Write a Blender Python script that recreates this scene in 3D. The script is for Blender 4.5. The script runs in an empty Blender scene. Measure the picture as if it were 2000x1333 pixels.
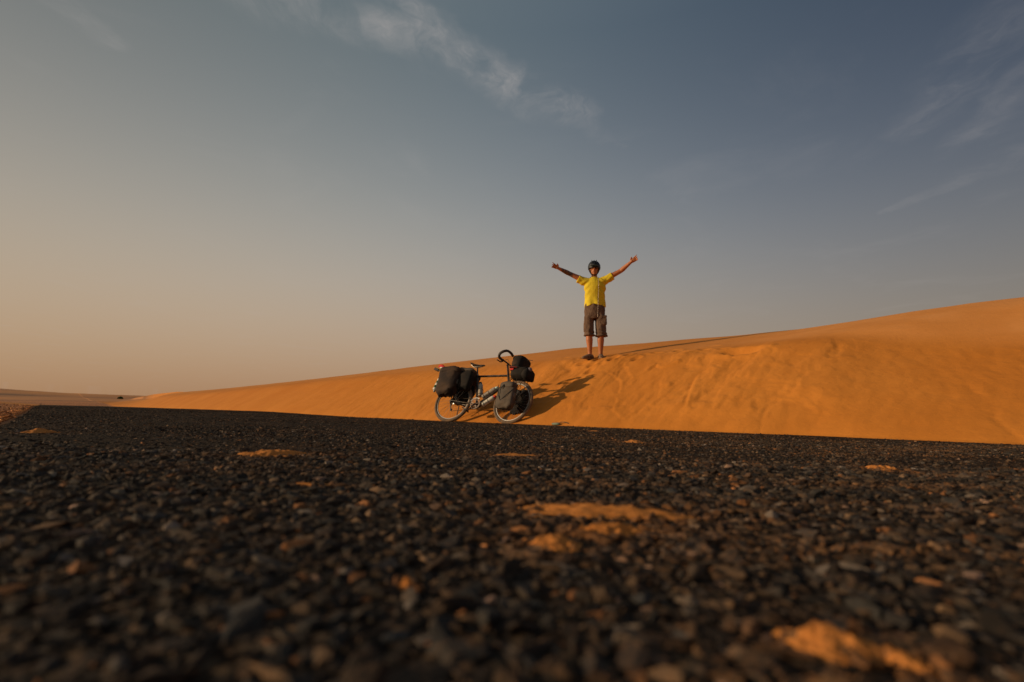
import bpy, bmesh, math, random
import numpy as np
from mathutils import Vector, Matrix, Euler

random.seed(7); rng = np.random.default_rng(7)
scene = bpy.context.scene
COL = scene.collection
D2R = math.radians

# ------------------------------------------------------------------ camera
CAM_H = 0.12
cam_d = bpy.data.cameras.new('camera'); cam = bpy.data.objects.new('camera', cam_d); COL.objects.link(cam)
cam_d.sensor_width = 36; cam_d.lens = 16.99; cam_d.clip_start = 0.02; cam_d.clip_end = 5000
cam.matrix_world = Matrix.Translation((0, 0, CAM_H)) @ Matrix.Rotation(D2R(90 + 8.76), 4, 'X') @ Matrix.Rotation(D2R(1.375), 4, 'Z')
cam_d.dof.use_dof = True; cam_d.dof.focus_distance = 4.0; cam_d.dof.aperture_fstop = 3.0
scene.camera = cam
scene.view_settings.view_transform = 'Standard'; scene.view_settings.look = 'None'
scene.view_settings.exposure = 0; scene.view_settings.gamma = 1; scene.view_settings.use_curve_mapping = False
scene.cycles.max_bounces = 5; scene.cycles.diffuse_bounces = 3; scene.cycles.use_denoising = True

# ------------------------------------------------------------------ sun
SUN_EL, SUN_AZ = D2R(13.5), D2R(6.5)      # shadows run towards +X, turned SUN_AZ towards +Y
shadow_dir = Vector((math.cos(SUN_AZ) * math.cos(SUN_EL), math.sin(SUN_AZ) * math.cos(SUN_EL), -math.sin(SUN_EL)))
sun_d = bpy.data.lights.new('sun', 'SUN'); sun = bpy.data.objects.new('sun', sun_d); COL.objects.link(sun)
sun_d.energy = 3.4; sun_d.angle = D2R(0.9); sun_d.color = (1.0, 0.74, 0.45)
sun.rotation_euler = shadow_dir.to_track_quat('-Z', 'Y').to_euler()
sun.location = (-20, -3, 12)


# ------------------------------------------------------------------ node helper
class NT:
    def __init__(self, tree):
        self.t = tree; self.n = tree.nodes; self.l = tree.links
    def node(self, typ, **kw):
        nd = self.n.new(typ)
        for k, v in kw.items(): setattr(nd, k, v)
        return nd
    def put(self, sock, v):
        if v is None: return
        if isinstance(v, bpy.types.NodeSocket): self.l.new(v, sock)
        else: sock.default_value = v
    def math(self, op, a, b=None, c=None, clamp=False):
        nd = self.node('ShaderNodeMath', operation=op, use_clamp=clamp)
        self.put(nd.inputs[0], a); self.put(nd.inputs[1], b); self.put(nd.inputs[2], c)
        return nd.outputs[0]
    def vmath(self, op, a, b=None, s=None, out=0):
        nd = self.node('ShaderNodeVectorMath', operation=op)
        self.put(nd.inputs[0], a); self.put(nd.inputs[1], b)
        if s is not None: self.put(nd.inputs['Scale'], s)
        return nd.outputs[out]
    def maprange(self, v, a, b, c=0.0, d=1.0, smooth=True):
        nd = self.node('ShaderNodeMapRange', interpolation_type='SMOOTHSTEP' if smooth else 'LINEAR')
        self.put(nd.inputs[0], v)
        for i, q in enumerate((a, b, c, d)): self.put(nd.inputs[i + 1], q)
        return nd.outputs[0]
    def noise(self, vec, scale, detail=3, rough=0.55, dist=0.0, col=False):
        nd = self.node('ShaderNodeTexNoise')
        self.put(nd.inputs['Vector'], vec); self.put(nd.inputs['Scale'], scale)
        self.put(nd.inputs['Detail'], detail); self.put(nd.inputs['Roughness'], rough); self.put(nd.inputs['Distortion'], dist)
        return nd.outputs['Color' if col else 'Fac']
    def mix(self, f, a, b, blend='MIX'):
        nd = self.node('ShaderNodeMix', data_type='RGBA', blend_type=blend)
        self.put(nd.inputs[0], f)
        self.put(nd.inputs[6], a if isinstance(a, bpy.types.NodeSocket) else (*a, 1) if len(a) == 3 else a)
        self.put(nd.inputs[7], b if isinstance(b, bpy.types.NodeSocket) else (*b, 1) if len(b) == 3 else b)
        return nd.outputs[2]
    def ramp(self, f, stops):
        nd = self.node('ShaderNodeValToRGB'); cr = nd.color_ramp
        while len(cr.elements) < len(stops): cr.elements.new(0.5)
        for e, (p, c) in zip(cr.elements, stops):
            e.position = p; e.color = (*c, 1) if len(c) == 3 else c
        self.put(nd.inputs[0], f); return nd.outputs[0]
    def bump(self, h, strength=0.3, dist=0.01, normal=None):
        nd = self.node('ShaderNodeBump'); self.put(nd.inputs['Strength'], strength); self.put(nd.inputs['Distance'], dist)
        self.put(nd.inputs['Height'], h); self.put(nd.inputs['Normal'], normal)
        return nd.outputs[0]


# ------------------------------------------------------------------ sky
world = bpy.data.worlds.new('World'); scene.world = world; world.use_nodes = True
W = NT(world.node_tree); W.n.clear()
tc = W.node('ShaderNodeTexCoord').outputs['Generated']
dirv = W.vmath('NORMALIZE', tc)
sx = W.node('ShaderNodeSeparateXYZ'); W.put(sx.inputs[0], dirv)
X = W.math('MINIMUM', W.math('MAXIMUM', sx.outputs[0], -0.92), 0.92)
Z = W.math('MINIMUM', W.math('MAXIMUM', sx.outputs[2], 0.0), 0.66)
SKYC = [[-1.00, -1.588, -2.195], [-0.22, -0.186, -0.164], [2.862, 5.39, 7.724], [-1.181, -0.954, -0.438], [-12.209, -15.509, -17.918], [-0.099, -0.043, -0.1], [-1.794, -1.888, -1.516], [7.919, 10.11, 11.107]]
ZZ = W.math('MULTIPLY', Z, Z); XX = W.math('MULTIPLY', X, X)
feats = [None, X, Z, W.math('MULTIPLY', X, Z), ZZ, XX, W.math('MULTIPLY', XX, Z), W.math('MULTIPLY', ZZ, Z)]
chan = []
for ch in range(3):
    acc = W.math('ADD', SKYC[0][ch], 0.0)
    for k in range(1, 8): acc = W.math('MULTIPLY_ADD', feats[k], SKYC[k][ch], acc)
    chan.append(W.math('EXPONENT', acc))
cmb = W.node('ShaderNodeCombineXYZ')
for i in range(3): W.put(cmb.inputs[i], chan[i])
nish = W.node('ShaderNodeTexSky', sky_type='NISHITA'); nish.sun_disc = False
nish.sun_elevation = SUN_EL; nish.sun_rotation = math.atan2(-shadow_dir.x, -shadow_dir.y)
nish.dust_density = 6.0; nish.air_density = 1.2; nish.ozone_density = 1.0; nish.altitude = 300
nish_c = W.vmath('SCALE', nish.outputs[0], s=0.06)
skyc = W.mix(0.10, cmb.outputs[0], nish_c)
# thin high cirrus on a flat layer overhead
q = W.vmath('SCALE', dirv, s=W.math('DIVIDE', 1.0, W.math('MAXIMUM', sx.outputs[2], 0.03)))
qs = W.node('ShaderNodeSeparateXYZ'); W.put(qs.inputs[0], q)
qc = W.node('ShaderNodeCombineXYZ'); W.put(qc.inputs[0], qs.outputs[0]); W.put(qc.inputs[1], qs.outputs[1])
q2 = qc.outputs[0]
def seg(a, b, w0, w1, gain):
    a3 = (a[0], a[1], 0); ab = Vector((b[0] - a[0], b[1] - a[1], 0)); L2 = ab.length_squared
    pa = W.vmath('SUBTRACT', q2w, a3)
    h = W.math('DIVIDE', W.vmath('DOT_PRODUCT', pa, tuple(ab), out=1), L2, clamp=True)
    dv = W.vmath('SUBTRACT', pa, W.vmath('SCALE', tuple(ab), s=h))
    dist = W.vmath('LENGTH', dv, out=1)
    wid = W.math('MULTIPLY_ADD', h, w1 - w0, w0)
    return W.math('MULTIPLY', W.maprange(W.math('DIVIDE', dist, wid), 0.1, 1.0, 1.0, 0.0), gain)
warp = W.vmath('SCALE', W.vmath('SUBTRACT', W.noise(q2, 3.2, 4, 0.6, col=True), (0.5, 0.5, 0.5)), s=0.22)
q2w = W.vmath('ADD', W.vmath('ADD', q2, warp), (0.06, -0.03, 0.0))
segs = [seg((-0.60, 1.00), (-0.36, 1.09), 0.13, 0.14, 0.55), seg((-0.36, 1.09), (-0.19, 1.14), 0.13, 0.12, 0.9), seg((-0.24, 1.02), (-0.14, 1.14), 0.05, 0.07, 0.9),
        seg((-0.14, 1.14), (0.0, 1.26), 0.10, 0.125, 0.95), seg((0.0, 1.26), (0.23, 1.455), 0.135, 0.12, 0.95), seg((0.23, 1.455), (0.46, 1.62), 0.07, 0.02, 0.22),
        seg((-1.09, 0.95), (-1.09, 1.18), 0.05, 0.06, 0.5), seg((1.30, 1.02), (1.42, 1.48), 0.17, 0.12, 0.30), seg((1.84, 2.15), (1.93, 1.65), 0.04, 0.12, 0.22), seg((1.50, 1.2), (1.62, 1.5), 0.10, 0.12, 0.26)]
msk = segs[0]
for s_ in segs[1:]: msk = W.math('MAXIMUM', msk, s_)
rot = W.node('ShaderNodeMapping'); W.put(rot.inputs[0], q2w); rot.inputs['Rotation'].default_value = (0, 0, D2R(-20)); rot.inputs['Scale'].default_value = (7.0, 3.2, 1)
fib = W.noise(rot.outputs[0], 1.0, 8, 0.62, 0.6)
fib2 = W.noise(q2w, 16.0, 6, 0.62, 0.5)
wis = W.math('MULTIPLY', W.maprange(fib, 0.30, 0.68), W.maprange(fib2, 0.25, 0.75, 0.5, 1.0))
broad = W.math('MULTIPLY', W.maprange(W.noise(q2, 1.7, 6, 0.6, 0.8), 0.5, 0.85), 0.09)
cl = W.math('MINIMUM', W.math('ADD', W.math('MULTIPLY', W.math('MULTIPLY', msk, wis), 0.50), broad), 0.6)
skyc = W.mix(cl, skyc, (0.46, 0.42, 0.40))
bg = W.node('ShaderNodeBackground'); W.put(bg.inputs[0], skyc); bg.inputs[1].default_value = 1.0
wo = W.node('ShaderNodeOutputWorld'); W.l.new(bg.outputs[0], wo.inputs[0])


# ------------------------------------------------------------------ materials
MATS = {}
def mat(name, build):
    if name in MATS: return MATS[name]
    m = bpy.data.materials.new(name); m.use_nodes = True
    t = NT(m.node_tree); b = m.node_tree.nodes['Principled BSDF']
    build(t, b); MATS[name] = m; return m
def simple(name, c, rough=0.7, metal=0.0, var=0.15, scale=20, bump=0.0, dust=0.0, spec=0.5):
    def f(t, b):
        co = t.node('ShaderNodeTexCoord').outputs['Object']
        nz = t.noise(co, scale, 4)
        lo = tuple(x * (1 - var) for x in c); hi = tuple(min(1, x * (1 + var)) for x in c)
        colr = t.mix(t.maprange(nz, 0.3, 0.7), lo, hi)
        if dust > 0:
            up = t.node('ShaderNodeNewGeometry'); sp = t.node('ShaderNodeSeparateXYZ'); t.put(sp.inputs[0], up.outputs['Normal'])
            f1 = t.math('MULTIPLY', t.maprange(t.noise(co, scale * 0.6, 5, 0.65), 0.38, 0.7), dust)
            colr = t.mix(f1, colr, (0.33, 0.17, 0.07))
        t.put(b.inputs['Base Color'], colr)
        b.inputs['Roughness'].default_value = rough; b.inputs['Metallic'].default_value = metal
        b.inputs['Specular IOR Level'].default_value = spec
        if bump > 0: t.put(b.inputs['Normal'], t.bump(t.noise(co, scale * 2.5, 4), bump, 0.01))
    return mat(name, f)

def sand_build(t, b):
    co = t.node('ShaderNodeTexCoord').outputs['Object']
    soil = t.node('ShaderNodeAttribute', attribute_name='soil').outputs['Fac']
    n1 = t.noise(co, 0.55, 4, 0.55); n2 = t.noise(co, 6.0, 5, 0.6); n3 = t.noise(co, 900.0, 2, 0.5)
    sand = t.mix(t.maprange(n1, 0.3, 0.7), (0.56, 0.190, 0.024), (0.63, 0.232, 0.036))
    sand = t.mix(t.maprange(n2, 0.35, 0.75, 0.0, 0.35), sand, (0.50, 0.168, 0.023))
    sand = t.mix(t.maprange(n3, 0.3, 0.7, 0.0, 0.30), sand, (0.42, 0.15, 0.03))
    mp = t.node('ShaderNodeMapping'); t.put(mp.inputs[0], co); mp.inputs['Scale'].default_value = (0.35, 0.35, 6.0)
    crust = t.node('ShaderNodeAttribute', attribute_name='crust').outputs['Fac']
    sand = t.mix(t.math('MULTIPLY', crust, t.maprange(t.noise(co, 1.3, 4), 0.3, 0.7, 0.55, 1.0)), sand, (0.72, 0.30, 0.085))
    g1 = t.noise(co, 3.0, 6, 0.65); g2 = t.noise(co, 40.0, 4, 0.7)
    grav = t.mix(t.maprange(g1, 0.35, 0.65), (0.52, 0.195, 0.070), (0.68, 0.28, 0.10))
    grav = t.mix(t.maprange(g2, 0.42, 0.62), grav, (0.13, 0.05, 0.028))
    # distant stony plain: greyer brown with sand streaks
    far = t.node('ShaderNodeAttribute', attribute_name='far').outputs['Fac']
    mf = t.node('ShaderNodeMapping'); t.put(mf.inputs[0], co); mf.inputs['Rotation'].default_value = (0, 0, D2R(43)); mf.inputs['Scale'].default_value = (1.0, 0.25, 1.0)
    ff = t.noise(mf.outputs[0], 0.09, 5, 0.6)
    farc = t.ramp(ff, [(0.36, (0.24, 0.12, 0.06)), (0.46, (0.48, 0.21, 0.085)), (0.60, (0.58, 0.25, 0.09)), (0.70, (0.66, 0.28, 0.07))])
    grav = t.mix(far, grav, farc)
    t.put(b.inputs['Base Color'], t.mix(soil, sand, grav))
    b.inputs['Roughness'].default_value = 0.95; b.inputs['Specular IOR Level'].default_value = 0.15
    rip = t.noise(co, 28.0, 5, 0.6)
    h = t.math('MULTIPLY_ADD', n3, 0.25, rip)
    t.put(b.inputs['Normal'], t.bump(h, 0.35, 0.02))
M_SAND = mat('orange_sand', sand_build)

def patch_build(t, b):
    co = t.node('ShaderNodeTexCoord').outputs['Object']
    n2 = t.noise(co, 60.0, 5, 0.6); n3 = t.noise(co, 1800.0, 2, 0.5)
    c = t.mix(t.maprange(n2, 0.3, 0.7), (0.52, 0.19, 0.044), (0.64, 0.25, 0.064))
    c = t.mix(t.maprange(n3, 0.3, 0.7, 0, 0.4), c, (0.32, 0.12, 0.03))
    c = t.mix(t.maprange(t.noise(co, 330.0, 4, 0.65), 0.55, 0.66, 0, 0.75), c, (0.12, 0.06, 0.03))
    t.put(b.inputs['Base Color'], c); b.inputs['Roughness'].default_value = 0.95; b.inputs['Specular IOR Level'].default_value = 0.1
    t.put(b.inputs['Normal'], t.bump(t.noise(co, 700.0, 3), 0.5, 0.002))
M_PATCH = mat('blown_sand', patch_build)

def asphalt_build(t, b):
    co = t.node('ShaderNodeTexCoord').outputs['Object']
    n0 = t.noise(co, 2.2, 5, 0.6); n1 = t.noise(co, 90.0, 4, 0.65)
    vo = t.node('ShaderNodeTexVoronoi'); t.put(vo.inputs['Vector'], co); vo.inputs['Scale'].default_value = 85.0
    vs = t.node('ShaderNodeSeparateXYZ'); t.put(vs.inputs[0], vo.outputs['Color'])
    c = t.ramp(vs.outputs[0], [(0.0, (0.016, 0.013, 0.012)), (0.5, (0.030, 0.025, 0.022)), (0.8, (0.055, 0.040, 0.028)), (1.0, (0.11, 0.07, 0.04))])
    edge = t.maprange(vo.outputs['Distance'], 0.35, 0.75)
    c = t.mix(edge, c, (0.012, 0.009, 0.007))
    c = t.mix(t.maprange(n0, 0.44, 0.72, 0.0, 0.45), c, (0.10, 0.052, 0.026))
    c = t.mix(t.maprange(n1, 0.55, 0.75, 0.0, 0.35), c, (0.15, 0.07, 0.03))
    t.put(b.inputs['Base Color'], c); b.inputs['Roughness'].default_value = 1.0; b.inputs['Specular IOR Level'].default_value = 0.04
    h = t.math('SUBTRACT', 1.0, vo.outputs['Distance'])
    t.put(b.inputs['Normal'], t.bump(t.math('MULTIPLY_ADD', n1, 0.4, h), 0.9, 0.006))
M_ASPH = mat('worn_asphalt', asphalt_build)

def stone_build(t, b):
    a = t.node('ShaderNodeAttribute', attribute_name='tint').outputs['Color']
    co = t.node('ShaderNodeTexCoord').outputs['Object']
    n1 = t.noise(co, 350.0, 4, 0.65); n2 = t.noise(co, 120.0, 4, 0.6)
    c = t.mix(t.maprange(n1, 0.3, 0.7, 0.0, 0.55), a, (0.02, 0.016, 0.013))
    c = t.mix(t.maprange(n2, 0.52, 0.74, 0.0, 0.4), c, (0.15, 0.085, 0.045))
    mp = t.node('ShaderNodeMapping'); t.put(mp.inputs[0], co); mp.inputs['Rotation'].default_value = (0, 0, D2R(-46)); mp.inputs['Scale'].default_value = (0.7, 2.2, 1)
    film = t.math('MULTIPLY', t.maprange(t.noise(mp.outputs[0], 2.4, 6, 0.65), 0.44, 0.72), t.maprange(t.noise(co, 260.0, 3, 0.6), 0.42, 0.62))
    sx3 = t.node('ShaderNodeSeparateXYZ'); t.put(sx3.inputs[0], co)
    c = t.mix(t.math('MULTIPLY', film, t.maprange(sx3.outputs[0], -0.5, 1.1, 0.40, 0.95)), c, (0.26, 0.115, 0.042))
    t.put(b.inputs['Base Color'], c); b.inputs['Roughness'].default_value = 0.85; b.inputs['Specular IOR Level'].default_value = 0.12
    t.put(b.inputs['Normal'], t.bump(t.math('MULTIPLY_ADD', n1, 0.5, n2), 0.6, 0.003))
M_STONE = mat('road_chippings', stone_build)

M_FRAME = simple('black_painted_steel', (0.012, 0.011, 0.011), 0.3, 0.2, dust=0.25, scale=30)
M_BLACK = simple('black_rubber', (0.018, 0.016, 0.015), 0.6, dust=0.2, scale=40)
M_TYRE = simple('dusty_tyre', (0.115, 0.080, 0.055), 0.9, dust=0.5, scale=30, bump=0.4)
M_RIM = simple('brushed_aluminium', (0.42, 0.39, 0.36), 0.45, 0.7, scale=12)
M_STEEL = simple('spoke_steel', (0.5, 0.48, 0.45), 0.3, 1.0)
M_CRANK = simple('silver_chainring_metal', (0.30, 0.24, 0.20), 0.5, 0.5, dust=0.2)
M_CHAIN = simple('oily_chain', (0.06, 0.05, 0.04), 0.45, 0.8, dust=0.2)
M_BAG_BROWN = simple('dusty_black_canvas', (0.023, 0.013, 0.010), 0.8, dust=0.15, scale=7, bump=0.5, spec=0.3)
M_BAG_BLACK = simple('black_canvas', (0.009, 0.007, 0.006), 0.85, dust=0.05, scale=9, bump=0.5, spec=0.3)
M_BAG_GREY = simple('grey_coated_canvas', (0.078, 0.060, 0.046), 0.7, dust=0.15, scale=9, bump=0.5, spec=0.3)
M_STRAP = simple('black_webbing', (0.010, 0.009, 0.009), 0.8, scale=60, bump=0.3)
M_REFL = simple('grey_reflector_patch', (0.13, 0.115, 0.09), 0.4)
M_RED = simple('red_fabric', (0.62, 0.022, 0.018), 0.8, scale=15)
M_DKRED = simple('faded_red_fabric', (0.28, 0.03, 0.028), 0.8, scale=15)
M_GREEN = simple('green_fabric', (0.012, 0.075, 0.030), 0.8, scale=15)
M_WHITE = simple('offwhite_plastic', (0.62, 0.58, 0.50), 0.45, dust=0.12, scale=15)
M_TEAL = simple('pale_teal_plastic', (0.50, 0.66, 0.58), 0.4, dust=0.1)
M_BOTTLE = simple('cloudy_bottle_plastic', (0.38, 0.33, 0.27), 0.25, dust=0.25, scale=12)
M_CAP = simple('dark_bottle_cap', (0.03, 0.03, 0.03), 0.5)
M_TWIG = simple('dry_twig', (0.13, 0.08, 0.045), 0.9, scale=30, bump=0.4)
M_LEAF = simple('shrub_green', (0.06, 0.11, 0.016), 0.7, var=0.4, scale=3)


# ------------------------------------------------------------------ numpy helpers
def _hash(ix, iy, seed):
    h = (ix.astype(np.int64) * 374761393 + iy.astype(np.int64) * 668265263 + seed * 1442695041) & 0xffffffff
    h = ((h ^ (h >> 13)) * 1274126177) & 0xffffffff
    return ((h ^ (h >> 16)) & 0xffff) / 65535.0
def vnoise(x, y, seed=0):
    ix = np.floor(x); iy = np.floor(y); fx = x - ix; fy = y - iy
    fx = fx * fx * fx * (fx * (fx * 6 - 15) + 10); fy = fy * fy * fy * (fy * (fy * 6 - 15) + 10)
    a = _hash(ix, iy, seed); b = _hash(ix + 1, iy, seed); c = _hash(ix, iy + 1, seed); d = _hash(ix + 1, iy + 1, seed)
    return (a + (b - a) * fx) * (1 - fy) + (c + (d - c) * fx) * fy - 0.5
def fbm(x, y, octv=4, seed=0, gain=0.5):
    r = 0; a = 1.0
    for o in range(octv):
        r = r + a * vnoise(x * 2 ** o + 17.3 * o, y * 2 ** o - 9.1 * o, seed + o); a *= gain
    return r
def sst(a, b, x):
    t = np.clip((x - a) / (b - a), 0, 1); return t * t * (3 - 2 * t)
def smin(a, b, k):
    h = np.clip(0.5 + 0.5 * (b - a) / k, 0, 1); return b + (a - b) * h - k * h * (1 - h)

def mesh_np(name, verts, faces, material, attrs=None, smooth=True, parent=None):
    me = bpy.data.meshes.new(name); nv = len(verts); nf = len(faces); k = faces.shape[1]
    me.vertices.add(nv); me.vertices.foreach_set('co', np.asarray(verts, np.float32).ravel())
    me.loops.add(nf * k); me.loops.foreach_set('vertex_index', faces.astype(np.int32).ravel())
    me.polygons.add(nf); me.polygons.foreach_set('loop_start', np.arange(0, nf * k, k, dtype=np.int32))
    try: me.polygons.foreach_set('loop_total', np.full(nf, k, np.int32))
    except Exception: pass
    me.polygons.foreach_set('use_smooth', np.full(nf, smooth))
    me.update(calc_edges=True); me.validate()
    for an, av in (attrs or {}).items():
        if av.ndim == 1:
            a = me.attributes.new(an, 'FLOAT', 'POINT'); a.data.foreach_set('value', av.astype(np.float32))
        else:
            a = me.attributes.new(an, 'FLOAT_COLOR', 'POINT'); a.data.foreach_set('color', av.astype(np.float32).ravel())
    me.materials.append(material)
    o = bpy.data.objects.new(name, me); COL.objects.link(o)
    if parent: o.parent = parent
    return o
def grid_faces(nu, nv):
    i = np.arange(nu * nv).reshape(nu, nv)
    return np.stack([i[:-1, :-1], i[1:, :-1], i[1:, 1:], i[:-1, 1:]], -1).reshape(-1, 4)
def tag(o, label=None, cat=None, group=None, kind=None):
    if label: o['label'] = label
    if cat: o['category'] = cat
    if group: o['group'] = group
    if kind: o['kind'] = kind
    return o
def empty(name, label, cat, loc=(0, 0, 0), group=None):
    o = bpy.data.objects.new(name, None); COL.objects.link(o); o.location = loc; o.empty_display_size = 0.1
    return tag(o, label, cat, group)

# ------------------------------------------------------------------ ground frame: s runs along the road (away, left), p to the right of its dune-side edge
DX, DY = -0.6906, 0.7232
NX, NY = 0.7232, 0.6906
POFF = 5.1
ROAD_W = 5.27
def to_xy(s, p): return s * DX + (p + POFF) * NX, s * DY + (p + POFF) * NY
def to_sp(x, y): return x * DX + y * DY, x * NX + y * NY - POFF
def zbase(s): return 0.065 * sst(9.5, 18.0, s)
def sand_edge(s):   # where blown sand stops on the asphalt
    return (-0.24 * np.exp(-((s - 6.5) / 1.1) ** 2) - 0.06 * np.exp(-((s - 4.2) / 1.0) ** 2) + 0.06 * vnoise(s * 1.3, s * 0, 5) + 0.04 * vnoise(s * 5, s * 0, 6))
SKY_S = np.array([-8, -0.22, 0.4, 1.09, 1.87, 2.75, 3.75, 4.9, 6.24, 8.54, 10.58, 17.74, 23.41, 40.1, 56.4, 87.8, 110, 130, 160])
SKY_Z = np.array([2.15, 2.208, 2.204, 2.162, 2.094, 2.039, 2.034, 2.066, 2.076, 2.148, 2.118, 1.965, 1.884, 1.775, 1.773, 1.693, 1.30, 0.6, 0.0])
def ldist(s, p, pts):
    best = np.full(s.shape, 1e9); side = np.zeros(s.shape)
    for (a, b) in zip(pts[:-1], pts[1:]):
        ax, ay = a; bx, by = b; vx, vy = bx - ax, by - ay
        t = np.clip(((s - ax) * vx + (p - ay) * vy) / (vx * vx + vy * vy), 0, 1)
        d = np.hypot(s - ax - t * vx, p - ay - t * vy); sg = np.sign((s - ax) * vy - (p - ay) * vx)
        m = d < best; best = np.where(m, d, best); side = np.where(m, sg, side)
    return best, side
def dune_z(s, p, detail=True):
    zs = np.interp(s, SKY_S, SKY_Z)
    e = sand_edge(s) if detail else 0.0
    pp = p - e * (1 - sst(-0.1, 1.0, p))
    k = np.clip(zs / 2.1, 0.05, 1)
    face = (0.45 + 0.15 * sst(-0.4, 2.8, s)) * pp * (1 - 0.72 * sst(38, 75, s)) - 0.03 * np.exp(-np.abs(pp) / 0.15)
    u = np.clip((p - 1.95) / 4.45, -1, 1)
    brink = 1.17 * k + 0.04 * (vnoise(s * 0.35, s * 0, 11) if detail else 0)
    upper = brink + (zs - brink) * (1 - np.sign(1 - u) * np.abs(1 - u) ** 1.35)
    upper = np.where(p < 1.95, brink + (p - 1.95) * 0.28, upper)
    z = smin(face, upper, 0.10)
    z = np.where(p > 6.4, zs - (p - 6.4) ** 2 * 0.02 / (1 + (p - 6.4) * 0.06), z)
    z = np.maximum(z, np.where(p > 10, 0.0, -9))
    if detail:
        fm = sst(0.0, 0.3, p) * (1 - sst(1.8, 2.4, p))
        near = 1 - sst(12, 25, s)
        w1 = vnoise(s * 1.1, p * 1.1, 21) * 0.5
        # slumped, streaky slip face
        z = z + fm * near * (0.010 + 0.012 * sst(2.0, 3.5, s)) * fbm((s + w1) * 2.2, p * 0.75 + w1, 4, 31, 0.55)
        rdg = 1 - np.abs(vnoise((s + w1 * 0.8) * 3.2, p * 0.9, 41) * 2)
        slump = sst(-0.6, 0.6, vnoise(s * 0.55, p * 0.3, 51) * 2 + 0.15) * (0.25 + 0.75 * sst(1.2, 2.4, s) * (1 - 0.6 * sst(5.5, 7.5, s)))
        z = z - fm * near * slump * 0.007 * rdg ** 3
        rdg2 = 1 - np.abs(vnoise((s + w1) * 7.5 + p * 1.2, p * 1.9, 44) * 2)
        z = z - fm * near * slump * 0.007 * rdg2 ** 4
        z = z + fm * near * (0.004 + 0.006 * slump) * fbm((s + 0.3 * w1) * 13, p * 6, 4, 61, 0.6)
        z = z + sst(2.0, 2.6, p) * (1 - sst(8, 12, p)) * (0.012 * vnoise(s * 0.9, p * 2.2, 71) + 0.0025 * vnoise(s * 2.0, p * 12, 72))
        # thin slabs of sand that slid, each with a crisp rim
        sw = s + 0.25 * vnoise(s * 1.7, p * 1.7, 501); nn = fbm(sw * 1.5, p * 0.9 + 0.4 * w1, 4, 503, 0.5)
        gate = fm * sst(0.9, 1.6, s) * (1 - sst(5.6, 6.6, s)) * sst(0.15, 0.5, p)
        for lv in (-0.16, -0.02, 0.10, 0.22): z = z + gate * 0.011 * sst(0.0, 0.035, nn - lv)
        # slump lobes, cracks and scuffs seen on the face
        s0, p0 = s, p
        s = s + 0.10 * fbm(s0 * 2.6, p0 * 2.6, 3, 401); p = p + 0.10 * fbm(s0 * 2.6 + 9, p0 * 2.6, 3, 405)
        amp = 0.25 + 0.9 * sst(-0.25, 0.35, vnoise(s0 * 3.1, p0 * 3.1, 409))
        def lobe(pts, w, h):
            d, sg = ldist(s, p, pts); return 0.42 * amp * h * sg * np.exp(-(d / w) ** 2)
        z = z + lobe([(3.95, 0.75), (3.86, 0.55), (3.76, 0.32), (3.62, 0.2), (3.49, 0.16), (3.40, 0.30), (3.36, 0.48), (3.22, 0.66), (3.12, 0.8)], 0.05, 0.014)
        d, _ = ldist(s, p, [(1.80, -0.02), (1.86, 0.3), (1.86, 0.5), (1.80, 0.66)]); z = z - 0.0096 * amp * np.exp(-(d / 0.02) ** 2)
        d, sg = ldist(s, p, [(0.30, 1.05), (0.22, 0.82), (0.14, 0.50), (0.06, 0.25), (0.0, 0.02)]); z = z - 0.0060 * amp * np.exp(-(d / 0.03) ** 2) + 0.003 * sg * np.exp(-(d / 0.12) ** 2)
        d, _ = ldist(s, p, [(1.77, 1.25), (1.68, 1.05), (1.66, 0.86), (1.70, 0.76)]); z = z - 0.0072 * amp * np.exp(-(d / 0.02) ** 2)
        d, sg = ldist(s, p, [(2.60, 1.72), (2.78, 1.5), (2.97, 1.26), (2.98, 1.05), (2.90, 0.8), (2.78, 0.43)]); z = z + 0.0132 * amp * sg * np.exp(-(d / 0.07) ** 2) - 0.014 * np.exp(-(d / 0.03) ** 2)
        d, sg = ldist(s, p, [(4.40, 1.60), (4.20, 1.40), (3.98, 1.20), (3.88, 1.30), (3.80, 1.55), (3.6, 1.45), (3.45, 1.62)]); z = z + 0.0120 * amp * sg * np.exp(-(d / 0.06) ** 2)
        d, sg = ldist(s, p, [(4.45, 1.30), (4.12, 1.12), (4.05, 1.0), (3.98, 0.88)]); z = z + 0.0084 * amp * sg * np.exp(-(d / 0.05) ** 2)
        d, sg = ldist(s, p, [(5.95, 1.85), (5.7, 1.72), (5.48, 1.52), (5.42, 1.30)]); z = z - 0.0270 * amp * np.exp(-(d / 0.09) ** 2)
        s, p = s0, p0
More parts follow.
